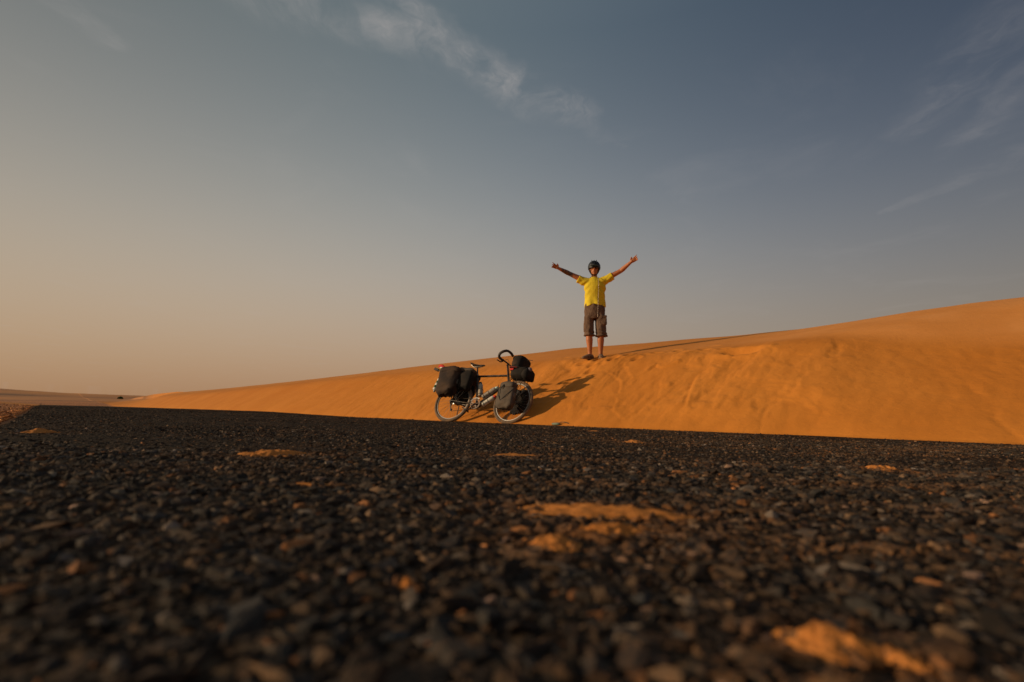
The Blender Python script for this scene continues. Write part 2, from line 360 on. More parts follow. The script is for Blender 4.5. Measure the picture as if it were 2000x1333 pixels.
        # dents: feet that climbed the face, and the scoops at the brink
        for (a, c, r1, r2, dep) in [(2.62, 1.80, 0.22, 0.10, 0.075), (4.74, 1.82, 0.06, 0.10, 0.05), (5.35, 1.78, 0.09, 0.07, 0.03), (5.05, 1.66, 0.08, 0.06, 0.03), (3.55, 2.02, 0.10, 0.06, 0.02),
                                    (3.25, 2.10, 0.07, 0.05, 0.025), (2.95, 2.05, 0.07, 0.05, 0.02), (4.1, 2.15, 0.08, 0.05, 0.02), (5.9, 2.3, 0.07, 0.05, 0.02), (6.3, 2.45, 0.07, 0.05, 0.02), (3.9, 2.4, 0.09, 0.05, 0.02), (3.3, 2.5, 0.09, 0.05, 0.02), (5.15, 1.95, 0.05, 0.09, 0.035), (4.95, 2.15, 0.05, 0.09, 0.03), (4.55, 2.0, 0.05, 0.08, 0.03), (4.3, 1.85, 0.06, 0.08, 0.03), (4.95, 1.45, 0.06, 0.09, 0.035), (5.15, 1.15, 0.06, 0.09, 0.03), (4.85, 0.85, 0.06, 0.09, 0.025), (3.75, 2.2, 0.05, 0.07, 0.025), (5.6, 2.15, 0.05, 0.07, 0.02)]:
            rr = ((s - a) / r1) ** 2 + ((p - c) / r2) ** 2
            z = z - dep * np.exp(-rr) + dep * 0.4 * np.exp(-(np.sqrt(rr) - 1.6) ** 2 * 3)
        z = z + fm * near * 0.010 * np.maximum(0, fbm(s * 5, p * 5, 3, 81)) * sst(0.8, 1.6, p)
    return z
def ground_z(s, p, detail=True):
    x, y = to_xy(s, p); r = np.hypot(x, y)
    zb = zbase(s)
    z = np.full(np.shape(s), 0.0)
    e = sand_edge(s)
    und = sst(e - 0.06, e + 0.04, p)
    dz = dune_z(s, p, detail)
    zr = zb - 0.035 + 0.213 * sst(62, 72, s) + 0.037 * und 
    q = -ROAD_W - p
    wob = 0.03 * vnoise(s * 2.0, s * 0, 91)
    zl = zb - 0.035 + 0.17 * sst(62, 72, s) * (1 - 0.95 * sst(0.1, 2.0, q)) + 0.043 * np.maximum(sst(-0.05 + wob, 0.06 + wob, q), sst(62, 72, s)) + sst(0.1, 2.0, q) * (0.05 + 0.09 * sst(12, 35, s)) \
        + sst(0, 0.4, q) * (0.03 * fbm(s * 0.8, p * 0.8, 3, 101) + 0.012 * fbm(s * 5, p * 5, 3, 103) * (1 - sst(30, 60, r)))
    z = np.where(p > -ROAD_W / 2, zr, zl)
    az = np.arctan2(x, y)
    T = np.interp(az, np.radians([-180, -90, -46.4, -42.5, -39, -36, 0, 90, 180]), [0.014, 0.021, 0.0189, 0.0163, 0.0158, 0.0155, 0.012, 0.012, 0.014])
    far = sst(64, 175, r)
    hz = T * 178 * far * (1 - 0.5 * sst(190, 500, r)) + sst(64, 95, r) * 0.35 * fbm(s * 0.05, p * 0.05, 4, 111) * (1 - 0.7 * sst(120, 175, r))
    dterm = np.where(p > e, np.maximum(dz, 0.0) * und, 0)
    hterm = np.where(p > 9, np.maximum(sst(9, 30, p), sst(60, 95, s)), 1.0) * np.where((p < -ROAD_W) | (p > 9) | (s > 60), 1, 0) * hz * np.where(p > 0, np.maximum(sst(8, 40, p), sst(60, 95, s)), 1)
    return z + np.maximum(dterm, hterm)

def axis(lo, fine_lo, fine_hi, hi, step, growth=1.06):
    a = list(np.arange(fine_lo, fine_hi, step)); st = step; v = a[-1]
    while v < hi: st *= growth; v += st; a.append(v)
    st = step; v = fine_lo; b = []
    while v > lo: st *= growth; v -= st; b.append(v)
    return np.array(b[::-1] + a)
sa = axis(-900, -0.9, 10.5, 1500, 0.022, 1.025)
pa_ = np.concatenate([axis(-900, -ROAD_W - 0.4, -ROAD_W + 0.1, -ROAD_W + 0.11, 0.04, 1.10), np.linspace(-4.6, -0.9, 5), axis(-0.7, -0.62, 2.7, 1200, 0.022, 1.035)])
pa_ = np.unique(np.round(pa_, 4))
S_, P_ = np.meshgrid(sa, pa_, indexing='ij')
Zg = ground_z(S_, P_)
Xg, Yg = to_xy(S_, P_)
r_ = np.hypot(Xg, Yg)
soil = np.where(P_ < -ROAD_W / 2, 1.0, sst(12, 20, P_))
soil = soil * np.where(P_ < -ROAD_W / 2, 1 - 0.9 * sst(18, 26, S_ + 6 * vnoise(P_ * 0.6, S_ * 0.2, 5)) * (1 - sst(64, 80, r_)), 1)
soil = np.maximum(soil, sst(60, 66, S_) * (P_ < 0.1))
soil = np.maximum(soil, sst(76, 100, S_ - 0.6 * P_ + 8 * vnoise(S_ * 0.1, P_ * 0.4, 9)))
crust = (1 - 0.65 * sst(1.5, 4.5, S_)) * sst(1.95, 2.75, P_ + 0.12 * vnoise(S_ * 0.8, P_, 8)) * (1 - sst(9, 14, P_))
ground = mesh_np('desert_ground', np.stack([Xg, Yg, Zg], -1).reshape(-1, 3), grid_faces(len(sa), len(pa_)), M_SAND,
                 {'soil': soil.ravel(), 'crust': crust.ravel(), 'far': sst(66, 100, r_).ravel()})
tag(ground, 'orange sand dune with a slumped slip face above the road, stony plain behind', kind='structure')
def gz(x, y):
    s, p = to_sp(x, y); return float(ground_z(np.array([[s]]), np.array([[p]]))[0, 0])

# ------------------------------------------------------------------ road slab
rs = axis(-14, -0.9, 3.0, 68, 0.02, 1.03); rp = np.linspace(-ROAD_W, 0.25, 190)
RS, RP = np.meshgrid(rs, rp, indexing='ij'); RX, RY = to_xy(RS, RP)
rr = np.hypot(RX, RY)
edgew = np.where(RP <= -ROAD_W + 0.01, 0.04 * vnoise(RS * 3, RS * 0, 201), 0)
RX2, RY2 = RX + edgew * NX, RY + edgew * NY
RZ = zbase(RS) - 0.0024 - 0.0003 * (1 - sst(0.8, 1.6, rr)) + 0.0022 * fbm(RX * 45, RY * 45, 2, 203) + 0.006 * fbm(RX * 0.7, RY * 0.7, 2, 207) * sst(1, 3, rr)
RZ = RZ - 0.03 * (RP <= -ROAD_W + 0.01)
road = mesh_np('road', np.stack([RX2, RY2, RZ], -1).reshape(-1, 3), grid_faces(len(rs), len(rp)), M_ASPH)
tag(road, 'dark coarse asphalt road edged by sand', kind='structure')

# little sand drifts on the road: x, y, half sizes, turn, height, label, seed, raggedness, bend
PATCH = [(0.132, 0.650, 0.112, 0.040, -0.10, 0.0088, 'long ragged orange sand drift on the asphalt in the middle foreground', 3, 0.5, 0.3),
         (0.045, 0.490, 0.032, 0.026, 0.2, 0.0078, 'small orange sand drift just below the long ragged one', 5, 0.4, 0.2),
         (0.110, 0.545, 0.050, 0.024, 0.1, 0.0072, 'thin broken sand drift between the long one and the small one', 8, 0.8, 0.2),
         (0.180, 0.290, 0.027, 0.020, -0.35, 0.0095, 'blurred sand heap nearest the lens at the lower right', 13, 0.30, 0.15),
         (0.208, 0.276, 0.016, 0.010, -0.9, 0.0036, 'blurred tail of sand right beside the nearest heap', 17, 0.6, 0.2),
         (1.02, 1.36, 0.040, 0.05, 0.0, 0.012, 'lone pointed orange sand heap on the right half of the road', 21, 0.3, 0.0),
         (-0.645, 1.36, 0.085, 0.06, 0.1, 0.014, 'pointed orange sand heap left of the middle of the road', 25, 0.45, 0.2),
         (-0.33, 0.83, 0.045, 0.010, 0.0, 0.0026, 'thin orange streak of sand left of the long drift', 29, 0.5, 0.0),
         (0.64, 2.55, 0.055, 0.09, 0.0, 0.011, 'tiny orange sand heap on the asphalt below the dune slumps', 33, 0.3, 0.0),
         (-2.02, 2.12, 0.07, 0.07, 0.0, 0.017, 'orange sand heap near the left edge of the road', 37, 0.35, 0.0),
         (0.75, 4.4, 0.06, 0.10, 0.0, 0.008, 'faint far sand heap close to the dune foot', 41, 0.3, 0.0),
         (0.02, 1.55, 0.09, 0.03, 0.0, 0.0030, 'flat scatter of sand on the asphalt below the bicycle', 45, 0.6, 0.0),
         (-0.07, 0.365, 0.006, 0.004, 0.0, 0.0055, 'tiny bright crumb of orange sand among the near chippings', 49, 0.3, 0.0)]
# ------------------------------------------------------------------ chippings set in the asphalt
def ico(sub):
    bm = bmesh.new(); bmesh.ops.create_icosphere(bm, subdivisions=sub, radius=1)
    v = np.array([tuple(q.co) for q in bm.verts]); f = np.array([[w.index for w in q.verts] for q in bm.faces]); bm.free(); return v, f
def octa():
    v = np.array([(1, 0, 0), (0, 1, 0), (-1, 0, 0), (0, -1, 0), (0, 0, 1), (0, 0, -1)], float)
    f = np.array([(0, 1, 4), (1, 2, 4), (2, 3, 4), (3, 0, 4), (1, 0, 5), (2, 1, 5), (3, 2, 5), (0, 3, 5)]); return v, f
PAL = np.array([(0.030, 0.027, 0.025), (0.020, 0.018, 0.018), (0.030, 0.032, 0.034), (0.055, 0.048, 0.041), (0.070, 0.050, 0.034), (0.045, 0.030, 0.020), (0.13, 0.088, 0.055), (0.11, 0.10, 0.092), (0.17, 0.080, 0.034), (0.19, 0.13, 0.10)])
PAL = PAL * np.array([1.14, 1.0, 0.88])
PW = np.array([0.22, 0.17, 0.14, 0.13, 0.11, 0.10, 0.05, 0.035, 0.03, 0.015])
def stones(name, x, y, z, size, tmpl, jit, flat=0.6, pal=PAL, pw=PW, seed=1, material=None):
    g = np.random.default_rng(seed); V, F = tmpl; n = len(x); k = len(V)
    J = 1 + g.uniform(-jit, jit, (n, k, 1))
    P = V[None] * J + g.normal(0, jit * 0.2, (n, k, 3))
    for _ in range(9 if k > 12 else 3):      # split faces: cut each stone by random planes
        pn = g.normal(0, 1, (n, 3)); pn /= np.linalg.norm(pn, axis=1, keepdims=True)
        dd = g.uniform(0.28, 0.72, n); ex = np.maximum(0, np.einsum('nkc,nc->nk', P, pn) - dd[:, None])
        P = P - ex[..., None] * pn[:, None, :]
    sc = np.stack([g.uniform(0.85, 1.75, n), g.uniform(0.6, 1.05, n), g.uniform(0.40, 0.75, n) * flat / 0.6], -1)
    P = P * sc[:, None, :] * size[:, None, None]
    a = g.uniform(0, 2 * np.pi, n); tx = g.normal(0, 0.20, n); ty = g.normal(0, 0.20, n)
    def rx(P, t):
        c, s = np.cos(t)[:, None], np.sin(t)[:, None]; return np.stack([P[..., 0], P[..., 1] * c - P[..., 2] * s, P[..., 1] * s + P[..., 2] * c], -1)
    def ry(P, t):
        c, s = np.cos(t)[:, None], np.sin(t)[:, None]; return np.stack([P[..., 0] * c + P[..., 2] * s, P[..., 1], -P[..., 0] * s + P[..., 2] * c], -1)
    def rz(P, t):
        c, s = np.cos(t)[:, None], np.sin(t)[:, None]; return np.stack([P[..., 0] * c - P[..., 1] * s, P[..., 0] * s + P[..., 1] * c, P[..., 2]], -1)
    P = rz(ry(rx(P, tx), ty), a)
    P = P + np.stack([x, y, z], -1)[:, None, :]
    c = pal[g.choice(len(pal), n, p=pw / pw.sum())] * np.exp(g.normal(0.05, 0.42, (n, 1)))
    for pt in (PATCH if name == 'asphalt_chippings' else []):   # grains caught between the stones round each drift
        dx_, dy_ = x - pt[0], y - pt[1]; cc, s2 = math.cos(pt[4]), math.sin(pt[4])
        dd2 = np.sqrt(((dx_ * cc + dy_ * s2) / (pt[2] * 1.5 + 0.004)) ** 2 + ((-dx_ * s2 + dy_ * cc) / (pt[3] * 1.45 + 0.003)) ** 2)
        w_ = (np.exp(-(dd2 / 1.05) ** 2) * g.uniform(0.0, 0.85, n)).clip(0, 0.8)[:, None]
        c = c * (1 - w_) + np.array([0.36, 0.145, 0.045]) * w_
    colr = np.concatenate([c, np.ones((n, 1))], -1)
    colr = np.repeat(colr[:, None, :], k, 1).reshape(-1, 4)
    F2 = (F[None] + (np.arange(n) * k)[:, None, None]).reshape(-1, 3)
    return mesh_np(name, P.reshape(-1, 3), F2, material or M_STONE, {'tint': colr}, smooth=False)
def scatter(d0, d1, dens, lat=1.2):
    """points in the wedge in front of the camera, on the asphalt"""
    area = lat * (d1 * d1 - d0 * d0); n = int(area * dens)
    d = np.sqrt(rng.uniform(d0 * d0, d1 * d1, n)); l = rng.uniform(-lat, lat, n)
    x, y = d * l, d.copy(); s, p = to_sp(x, y)
    m = (p > -ROAD_W + 0.02) & (p < sand_edge(s) - 0.01)
    return x[m], y[m], s[m], p[m]
def near_block(x0, x1, y0, y1, dens):
    n = int((x1 - x0) * (y1 - y0) * dens); return rng.uniform(x0, x1, n), rng.uniform(y0, y1, n)
def sizes(n, med, sig, lo, hi): return np.clip(np.exp(rng.normal(math.log(med), sig, n)), lo, hi)
x, y = near_block(-1.0, 1.0, 0.0, 0.5, 19000); s, p = to_sp(x, y); m = p > -ROAD_W + 0.02; x, y = x[m], y[m]
sz = sizes(len(x), 0.0044, 0.58, 0.0016, 0.0150)
st1 = stones('asphalt_chippings', x, y, -0.0030 - sz * 0.06 + rng.uniform(-0.0012, 0.0014, len(x)), sz, ico(2), 0.20, seed=11)
x, y, s, p = scatter(0.5, 1.5, 15000); sz = sizes(len(x), 0.0041, 0.58, 0.0016, 0.0140)
st2 = stones('asphalt_chippings', x, y, -0.0030 - sz * 0.06 + rng.uniform(-0.0012, 0.0014, len(x)), sz, ico(1), 0.24, seed=12)
x, y, s, p = scatter(1.5, 3.2, 5500, 1.15); sz = sizes(len(x), 0.0052, 0.40, 0.003, 0.012)
st3 = stones('asphalt_chippings', x, y, zbase(s) - 0.0035 + sz * 0.12, sz, octa(), 0.30, seed=13)
x1 = scatter(3.2, 6.5, 1500, 1.12); x2 = scatter(6.5, 15.0, 330, 1.12); x, y, s, p = [np.concatenate(q) for q in zip(x1, x2)]; sz = sizes(len(x), 0.0066, 0.35, 0.004, 0.014) * (1 + 0.5 * sst(6.5, 10, y))
st4 = stones('asphalt_chippings', x, y, zbase(s) - 0.003 + sz * 0.12, sz, octa(), 0.30, seed=14)
for o, w in ((st1, 'nearest the lens'), (st2, 'in the near middle of the road'), (st3, 'across the middle of the road'), (st4, 'along the far side of the road')):
    tag(o, 'dark angular stone chippings set in the asphalt, ' + w, 'road chippings', kind='stuff')
# pebbles on the stony verge left of the road
n = 9000; s = 3.0 + 19 * rng.uniform(0, 1, n) ** 2; q = 0.02 + 3.0 * rng.uniform(0, 1, n) ** 1.8; p = -ROAD_W - q; x, y = to_xy(s, p)
z = ground_z(s[:, None], p[:, None])[:, 0]
PALV = np.array([(0.58, 0.21, 0.06), (0.36, 0.14, 0.05), (0.66, 0.27, 0.08), (0.10, 0.055, 0.035)])
sz = sizes(n, 0.008, 0.5, 0.004, 0.03)
vp = stones('verge_pebbles', x, y, z + sz * 0.1, sz, ico(1), 0.22, pal=PALV, pw=np.array([4, 3, 3, 0.5]), seed=15)
tag(vp, 'reddish pebbles scattered over the stony verge left of the road', 'pebbles', kind='stuff')

# ------------------------------------------------------------------ sand blown on to the road (each little drift its own thing)
def sand_patch(x, y, rx, ry, rot, h, label, seed, ragged=0.45, ridge=0.0, res=70):
    u = np.linspace(-1.5, 1.5, res); U, Vv = np.meshgrid(u, u, indexing='ij')
    wx = U + ridge * Vv ** 2
    rad = np.sqrt(wx ** 2 + Vv ** 2) + ragged * fbm(U * 2.2 + seed, Vv * 2.2, 4, seed)
    hh = np.clip(1 - rad, -0.35, 1); prof = np.where(hh > 0, hh ** 0.8, hh) - 0.35 * np.maximum(0, fbm(U * 4.5 + seed * 2, Vv * 3.5, 3, seed + 4)) * ragged * 2
    zz = -0.004 + (h + 0.004) * prof + h * (0.10 + 0.5 * ragged) * fbm(U * 8, Vv * 8, 4, seed + 9, 0.6) * (prof > 0)
    c, s_ = math.cos(rot), math.sin(rot)
    PX = U * rx * c - Vv * ry * s_; PY = U * rx * s_ + Vv * ry * c
    keep = (prof > -0.33)
    F = grid_faces(res, res); kf = keep.ravel()[F].all(1); F = F[kf]
    used = np.unique(F); mp = np.full(res * res, -1); mp[used] = np.arange(len(used))
    V = np.stack([PX, PY, zz], -1).reshape(-1, 3)[used]
    o = mesh_np('sand_drift', V, mp[F], M_PATCH); ss, pp = to_sp(x, y)
    o.location = (x, y, float(zbase(np.array(ss))))
    return tag(o, label, 'sand drift', 'little drifts of orange sand on the asphalt')
for a in PATCH: sand_patch(*a)


# ------------------------------------------------------------------ mesh builder for made things
def frame_from(t, up=Vector((0, 0, 1))):
    t = t.normalized(); a = up if abs(t.dot(up)) < 0.95 else Vector((0, 1, 0)) if abs(t.y) < 0.9 else Vector((1, 0, 0))
    r = a.cross(t).normalized(); u = t.cross(r).normalized(); return r, u, t
class MB:
    def __init__(self): self.v = []; self.f = []
    def ring_loft(self, rings, cap=True, close=False):
        n = len(rings[0]); b = len(self.v)
        for r in rings: self.v += [Vector(q) for q in r]
        m = len(rings)
        for i in range(m if close else m - 1):
            j = (i + 1) % m
            for k in range(n):
                k2 = (k + 1) % n; self.f.append((b + i * n + k, b + i * n + k2, b + j * n + k2, b + j * n + k))
        if cap and not close:
            self.f.append(tuple(b + k for k in reversed(range(n)))); self.f.append(tuple(b + (m - 1) * n + k for k in range(n)))
        return self
    def tube(self, pts, r, seg=10, close=False, up=Vector((0, 0, 1)), flat=1.0, cap=True):
        pts = [Vector(p) for p in pts]; n = len(pts); rings = []; pr = None
        for i, p in enumerate(pts):
            if close: t = pts[(i + 1) % n] - pts[i - 1]
            else: t = pts[min(i + 1, n - 1)] - pts[max(i - 1, 0)]
            t = t.normalized()
            if pr is None: R_, U_, _ = frame_from(t, up)
            else:
                R_ = (pr - t * pr.dot(t)).normalized(); U_ = t.cross(R_)
            pr = R_; rr = r[min(i, len(r) - 1)] if isinstance(r, list) else r
            rx, ry = rr if isinstance(rr, (list, tuple)) else (rr, rr * flat)
            rings.append([p + R_ * rx * math.cos(a) + U_ * ry * math.sin(a) for a in [2 * math.pi * k / seg for k in range(seg)]])
        return self.ring_loft(rings, cap=cap, close=close)
    def box(self, c, d, M=None):
        b = len(self.v); c = Vector(c)
        for x in (-1, 1):
            for y in (-1, 1):
                for z in (-1, 1):
                    q = Vector((x * d[0] / 2, y * d[1] / 2, z * d[2] / 2)); q = (M @ q) if M else q; self.v.append(c + q)
        for f in ((0, 1, 3, 2), (4, 6, 7, 5), (0, 4, 5, 1), (2, 3, 7, 6), (0, 2, 6, 4), (1, 5, 7, 3)): self.f.append(tuple(b + i for i in f))
        return self
    def lathe(self, c, ax, prof, seg=20, cap=True):
        c = Vector(c); R_, U_, T = frame_from(Vector(ax))
        rings = [[c + T * h + (R_ * math.cos(a) + U_ * math.sin(a)) * r for a in [2 * math.pi * k / seg for k in range(seg)]] for h, r in prof]
        return self.ring_loft(rings, cap=cap)
    def ellip(self, c, r, seg=16, rg=10, M=None):
        c = Vector(c); rings = []
        for i in range(1, rg):
            ph = math.pi * i / rg; ring = []
            for k in range(seg):
                a = 2 * math.pi * k / seg
                q = Vector((r[0] * math.sin(ph) * math.cos(a), r[1] * math.sin(ph) * math.sin(a), -r[2] * math.cos(ph))); q = (M @ q) if M else q
                ring.append(c + q)
            rings.append(ring)
        return self.ring_loft(rings)
    def softbox(self, c, d, e=0.35, seg=22, puff=0.0, lump=0.0, taper=0.0, seed=0):
        """superellipsoid bag: d full sizes"""
        c = Vector(c); rings = []; rg = seg // 2 + 2
        pw = lambda x, p: math.copysign(abs(x) ** p, x)
        for i in range(0, rg + 1):
            ph = -math.pi / 2 + math.pi * i / rg; ph = max(-1.54, min(1.54, ph)); ring = []
            for k in range(seg):
                a = 2 * math.pi * k / seg
                x = pw(math.cos(ph), e) * pw(math.cos(a), e); y = pw(math.cos(ph), e) * pw(math.sin(a), e); z = pw(math.sin(ph), e)
                s_ = 1 + taper * z
                q = Vector((x * d[0] / 2 * s_, y * d[1] / 2 * s_, z * d[2] / 2))
                if lump:
                    nn = noise_v(q * (9.0) + Vector((seed * 3.1, seed, 0))) * lump + noise_v(q * 24 + Vector((seed, 0, 7))) * lump * 0.5
                    q = q + q.normalized() * nn
                ring.append(c + q)
            rings.append(ring)
        return self.ring_loft(rings)
    def build(self, name, material, parent=None, M=None, smooth=True, sharp=35, label=None):
        me = bpy.data.meshes.new(name)
        vs = [(M @ v) if M else v for v in self.v]
        me.from_pydata([tuple(v) for v in vs], [], self.f); me.update()
        bm = bmesh.new(); bm.from_mesh(me); bmesh.ops.recalc_face_normals(bm, faces=bm.faces); bm.to_mesh(me); bm.free()
        me.polygons.foreach_set('use_smooth', [smooth] * len(me.polygons))
        if smooth and sharp: me.set_sharp_from_angle(angle=D2R(sharp))
        me.materials.append(material)
        o = bpy.data.objects.new(name, me); COL.objects.link(o)
        if parent: o.parent = parent
        if label: o['label'] = label
        return o
from mathutils import noise as mn
def noise_v(v): return mn.noise(v)
def spline(pts, n=8, close=False):
    pts = [Vector(p) for p in pts]; out = []; m = len(pts)
    for i in range(m if close else m - 1):
        if close: p0, p1, p2, p3 = pts[i - 1], pts[i], pts[(i + 1) % m], pts[(i + 2) % m]
        else: p0, p1, p2, p3 = pts[max(i - 1, 0)], pts[i], pts[i + 1], pts[min(i + 2, m - 1)]
        for k in range(n):
            t = k / n
            out.append(0.5 * ((2 * p1) + (-p0 + p2) * t + (2 * p0 - 5 * p1 + 4 * p2 - p3) * t * t + (-p0 + 3 * p1 - 3 * p2 + p3) * t ** 3))
    if not close: out.append(pts[-1])
    return out

# ------------------------------------------------------------------ the touring bicycle: local x forward, y left (away from the road), z up
YAW, LEAN, STEER = D2R(30.5), D2R(25), D2R(-7)
R_W = 0.363; WB = 1.145
BX, BY = -1.025, 7.93
BZ = -0.008
BM = Matrix.Translation((BX, BY, BZ)) @ Matrix.Rotation(-YAW, 4, 'Z') @ Matrix.Rotation(-LEAN, 4, 'X')
def bike_root(name, label, cat, group=None):
    o = empty(name, label, cat, (0, 0, 0), group); o.matrix_world = BM; return o
bike = bike_root('touring_bicycle', 'black loaded touring bicycle leaning on the dune foot at the edge of the asphalt', 'bicycle')
HA = D2R(71)                                          # head angle
hub_f = Vector((WB, 0, R_W)); rake = 0.05
ax_dir = Vector((-math.cos(HA), 0, math.sin(HA)))     # up the steerer
ax_pt = hub_f - Vector((math.sin(HA), 0, math.cos(HA))) * rake
def steer(v): return Matrix.Translation(ax_pt) @ Matrix.Rotation(STEER, 4, ax_dir) @ Matrix.Translation(-ax_pt)
SM = steer(0)
def on_axis(z): return ax_pt + ax_dir * ((z - ax_pt.z) / ax_dir.z)

def wheel(name, c, M, label=None, cassette=False):
    c = Vector(c); w = empty(name, None, None); w.parent = bike
    def circ(r, y=0, n=72): return [c + Vector((math.cos(a) * r, y, math.sin(a) * r)) for a in [2 * math.pi * k / n for k in range(n)]]
    MB().tube(circ(R_W - 0.027), 0.0275, 12, close=True, up=Vector((0, 1, 0))).build('tyre', M_TYRE, w, M)
    # rim: box-section hoop
    prof = [(-0.011, 0.317), (-0.011, 0.302), (0.0, 0.296), (0.011, 0.302), (0.011, 0.317), (0.0, 0.311)]
    rings = [[c + Vector((math.cos(a) * r, y, math.sin(a) * r)) for y, r in prof] for a in [2 * math.pi * k / 72 for k in range(72)]]
    MB().ring_loft(rings, close=True).build('rim', M_RIM, w, M, sharp=30)
    MB().lathe(c - Vector((0, 0.055, 0)), (0, 1, 0), [(0, 0.008), (0.006, 0.012), (0.02, 0.014), (0.024, 0.030), (0.03, 0.030), (0.034, 0.014), (0.076, 0.014), (0.08, 0.030), (0.086, 0.030), (0.09, 0.014), (0.104, 0.012), (0.11, 0.008)], 16).build('hub', M_STEEL, w, M)
    sp = MB()
    for k in range(32):
        a = 2 * math.pi * k / 32; sd = 1 if k % 2 else -1; off = 0.42 * (1 if (k // 2) % 2 else -1)
        sp.tube([c + Vector((math.cos(a + off) * 0.027, sd * 0.027, math.sin(a + off) * 0.027)), c + Vector((math.cos(a) * 0.288, sd * 0.002, math.sin(a) * 0.288))], 0.0014, 4)
    sp.build('spokes', M_STEEL, w, M)
    return w
rear_w = wheel('rear_wheel', (0, 0, R_W), None)
front_w = wheel('front_wheel', hub_f, SM)
hub_r = Vector((0, 0, R_W)); BB = Vector((0.49, 0, 0.305))
SA = D2R(73); seat_dir = Vector((-math.cos(SA), 0, math.sin(SA)))
seat_cl = BB + seat_dir * 0.585
ht_lo, ht_hi = on_axis(0.69), on_axis(0.865)
fr = MB()
fr.tube([BB, seat_cl + seat_dir * 0.02], 0.0195, 12); fr.tube([seat_cl - seat_dir * 0.03, ht_hi - ax_dir * 0.03], 0.0175, 12)
fr.tube([BB, ht_lo + ax_dir * 0.03], 0.0225, 12); fr.tube([ht_lo, ht_hi], 0.020, 12)
fr.tube([BB - Vector((0, 0.036, 0)), BB + Vector((0, 0.036, 0))], 0.022, 14)
for sd in (-1, 1):
    y = sd * 0.064
    fr.tube([BB + Vector((-0.02, sd * 0.03, 0)), Vector((0.30, sd * 0.045, 0.325)), Vector((0.02, y, R_W - 0.005)), Vector((-0.01, y, R_W))], [0.011, 0.011, 0.008, 0.008], 8)
    fr.tube([seat_cl + Vector((-0.005, sd * 0.016, -0.03)), Vector((0.20, sd * 0.045, 0.64)), Vector((0.0, y, R_W))], [0.009, 0.009, 0.007], 8)
fr.build('frame', M_FRAME, bike)
fk = MB()
crown = on_axis(0.675)
for sd in (-1, 1):
    fk.tube(spline([crown + Vector((0, sd * 0.02, 0.0)), crown + Vector((0.004, sd * 0.048, -0.03)), Vector((ax_pt.x - 0.03, sd * 0.054, 0.46)), hub_f + Vector((-0.004, sd * 0.054, 0))], 5), [0.013] * 10 + [0.011] * 6, 8)
fk.tube([crown, ht_lo], 0.018, 10)
fk.build('fork', M_FRAME, bike, SM)
MB().tube([seat_cl, seat_cl + seat_dir * 0.175], 0.0135, 10).build('seat_post', M_FRAME, bike)
MB().tube([seat_cl - seat_dir * 0.012, seat_cl + seat_dir * 0.014], 0.020, 12).build('seat_clamp', M_CRANK, bike)
# saddle
sc_ = seat_cl + seat_dir * 0.195
sad = MB(); rings = []
for t, w_, zt, h in [(-0.135, 0.045, 0.030, 0.012), (-0.125, 0.072, 0.034, 0.028), (-0.09, 0.078, 0.026, 0.034), (-0.04, 0.058, 0.012, 0.036), (0.02, 0.034, 0.006, 0.034), (0.08, 0.022, 0.006, 0.030), (0.125, 0.018, 0.006, 0.026), (0.142, 0.008, 0.0, 0.014)]:
    ring = []
    for k in range(12):
        a = 2 * math.pi * k / 12; ring.append(sc_ + Vector((t + 0.01, w_ * math.cos(a), zt - h * 0.5 + h * 0.6 * math.sin(a) * (1 if math.sin(a) > 0 else 0.8))))
    rings.append(ring)
sad.ring_loft(rings); so = sad.build('saddle', M_BLACK, bike)
rl = MB()
for sd in (-1, 1): rl.tube(spline([sc_ + Vector((-0.11, sd * 0.035, 0.0)), sc_ + Vector((-0.05, sd * 0.022, -0.035)), sc_ + Vector((0.05, sd * 0.02, -0.035)), sc_ + Vector((0.125, sd * 0.008, -0.006))], 4), 0.0035, 6)
rl.build('saddle_rail', M_STEEL, so)
# steerer, stem, handlebar
top = on_axis(1.035)
MB().tube([ht_hi, top], 0.0165, 12).build('steerer', M_FRAME, bike, SM)
clampp = top + Vector((0.012, 0, 0.02))
MB().tube([top + Vector((-0.01, 0, -0.012)), clampp], [0.02, 0.015], 10).build('stem', M_FRAME, bike, SM)
tilt = D2R(40); vax = Vector((math.cos(tilt), 0, math.sin(tilt)))
def barp(w_, v): return clampp + Vector((0, w_, 0)) + vax * v
half = [(0.0, 0.0), (-0.07, -0.002), (-0.16, -0.012), (-0.25, -0.01), (-0.295, 0.035), (-0.29, 0.10), (-0.24, 0.155), (-0.15, 0.165), (-0.075, 0.15)]
hb = MB(); 
for sd in (1, -1): hb.tube(spline([barp(w_ * sd, v) for w_, v in half], 6), 0.0125, 8)
hbo = hb.build('handlebar', M_FRAME, bike, SM)
gp = MB()
for sd in (1, -1):
    pts = spline([barp(w_ * sd, v) for w_, v in half], 6)[14:]
    gp.tube(pts, 0.0215, 8)
gp.build('grip_foam', M_BLACK, hbo, SM)
for sd in (1, -1):
    lv = MB(); a0 = barp(-0.14 * sd, -0.010)
    lv.tube([a0, a0 + Vector((0.0, -0.045 * sd, -0.01))], 0.023, 8)
    lv.tube(spline([a0 + Vector((0.0, 0, -0.01)), a0 + Vector((-0.035, -0.01 * sd, -0.028)), a0 + Vector((-0.045, -0.06 * sd, -0.03)), a0 + Vector((-0.045, -0.10 * sd, -0.035))], 4), 0.010, 6)
    lv.build('brake_lever', M_BLACK, hbo, SM)
cb = MB()
for sd in (1, -1): cb.tube(spline([barp(-0.13 * sd, -0.01), barp(-0.10 * sd, 0.02) + Vector((0.05, 0, 0.0)), on_axis(0.9) + Vector((0.05, -0.03 * sd, 0)), on_axis(0.72) + Vector((0.02, -0.02 * sd, 0))], 6), 0.0028, 6)
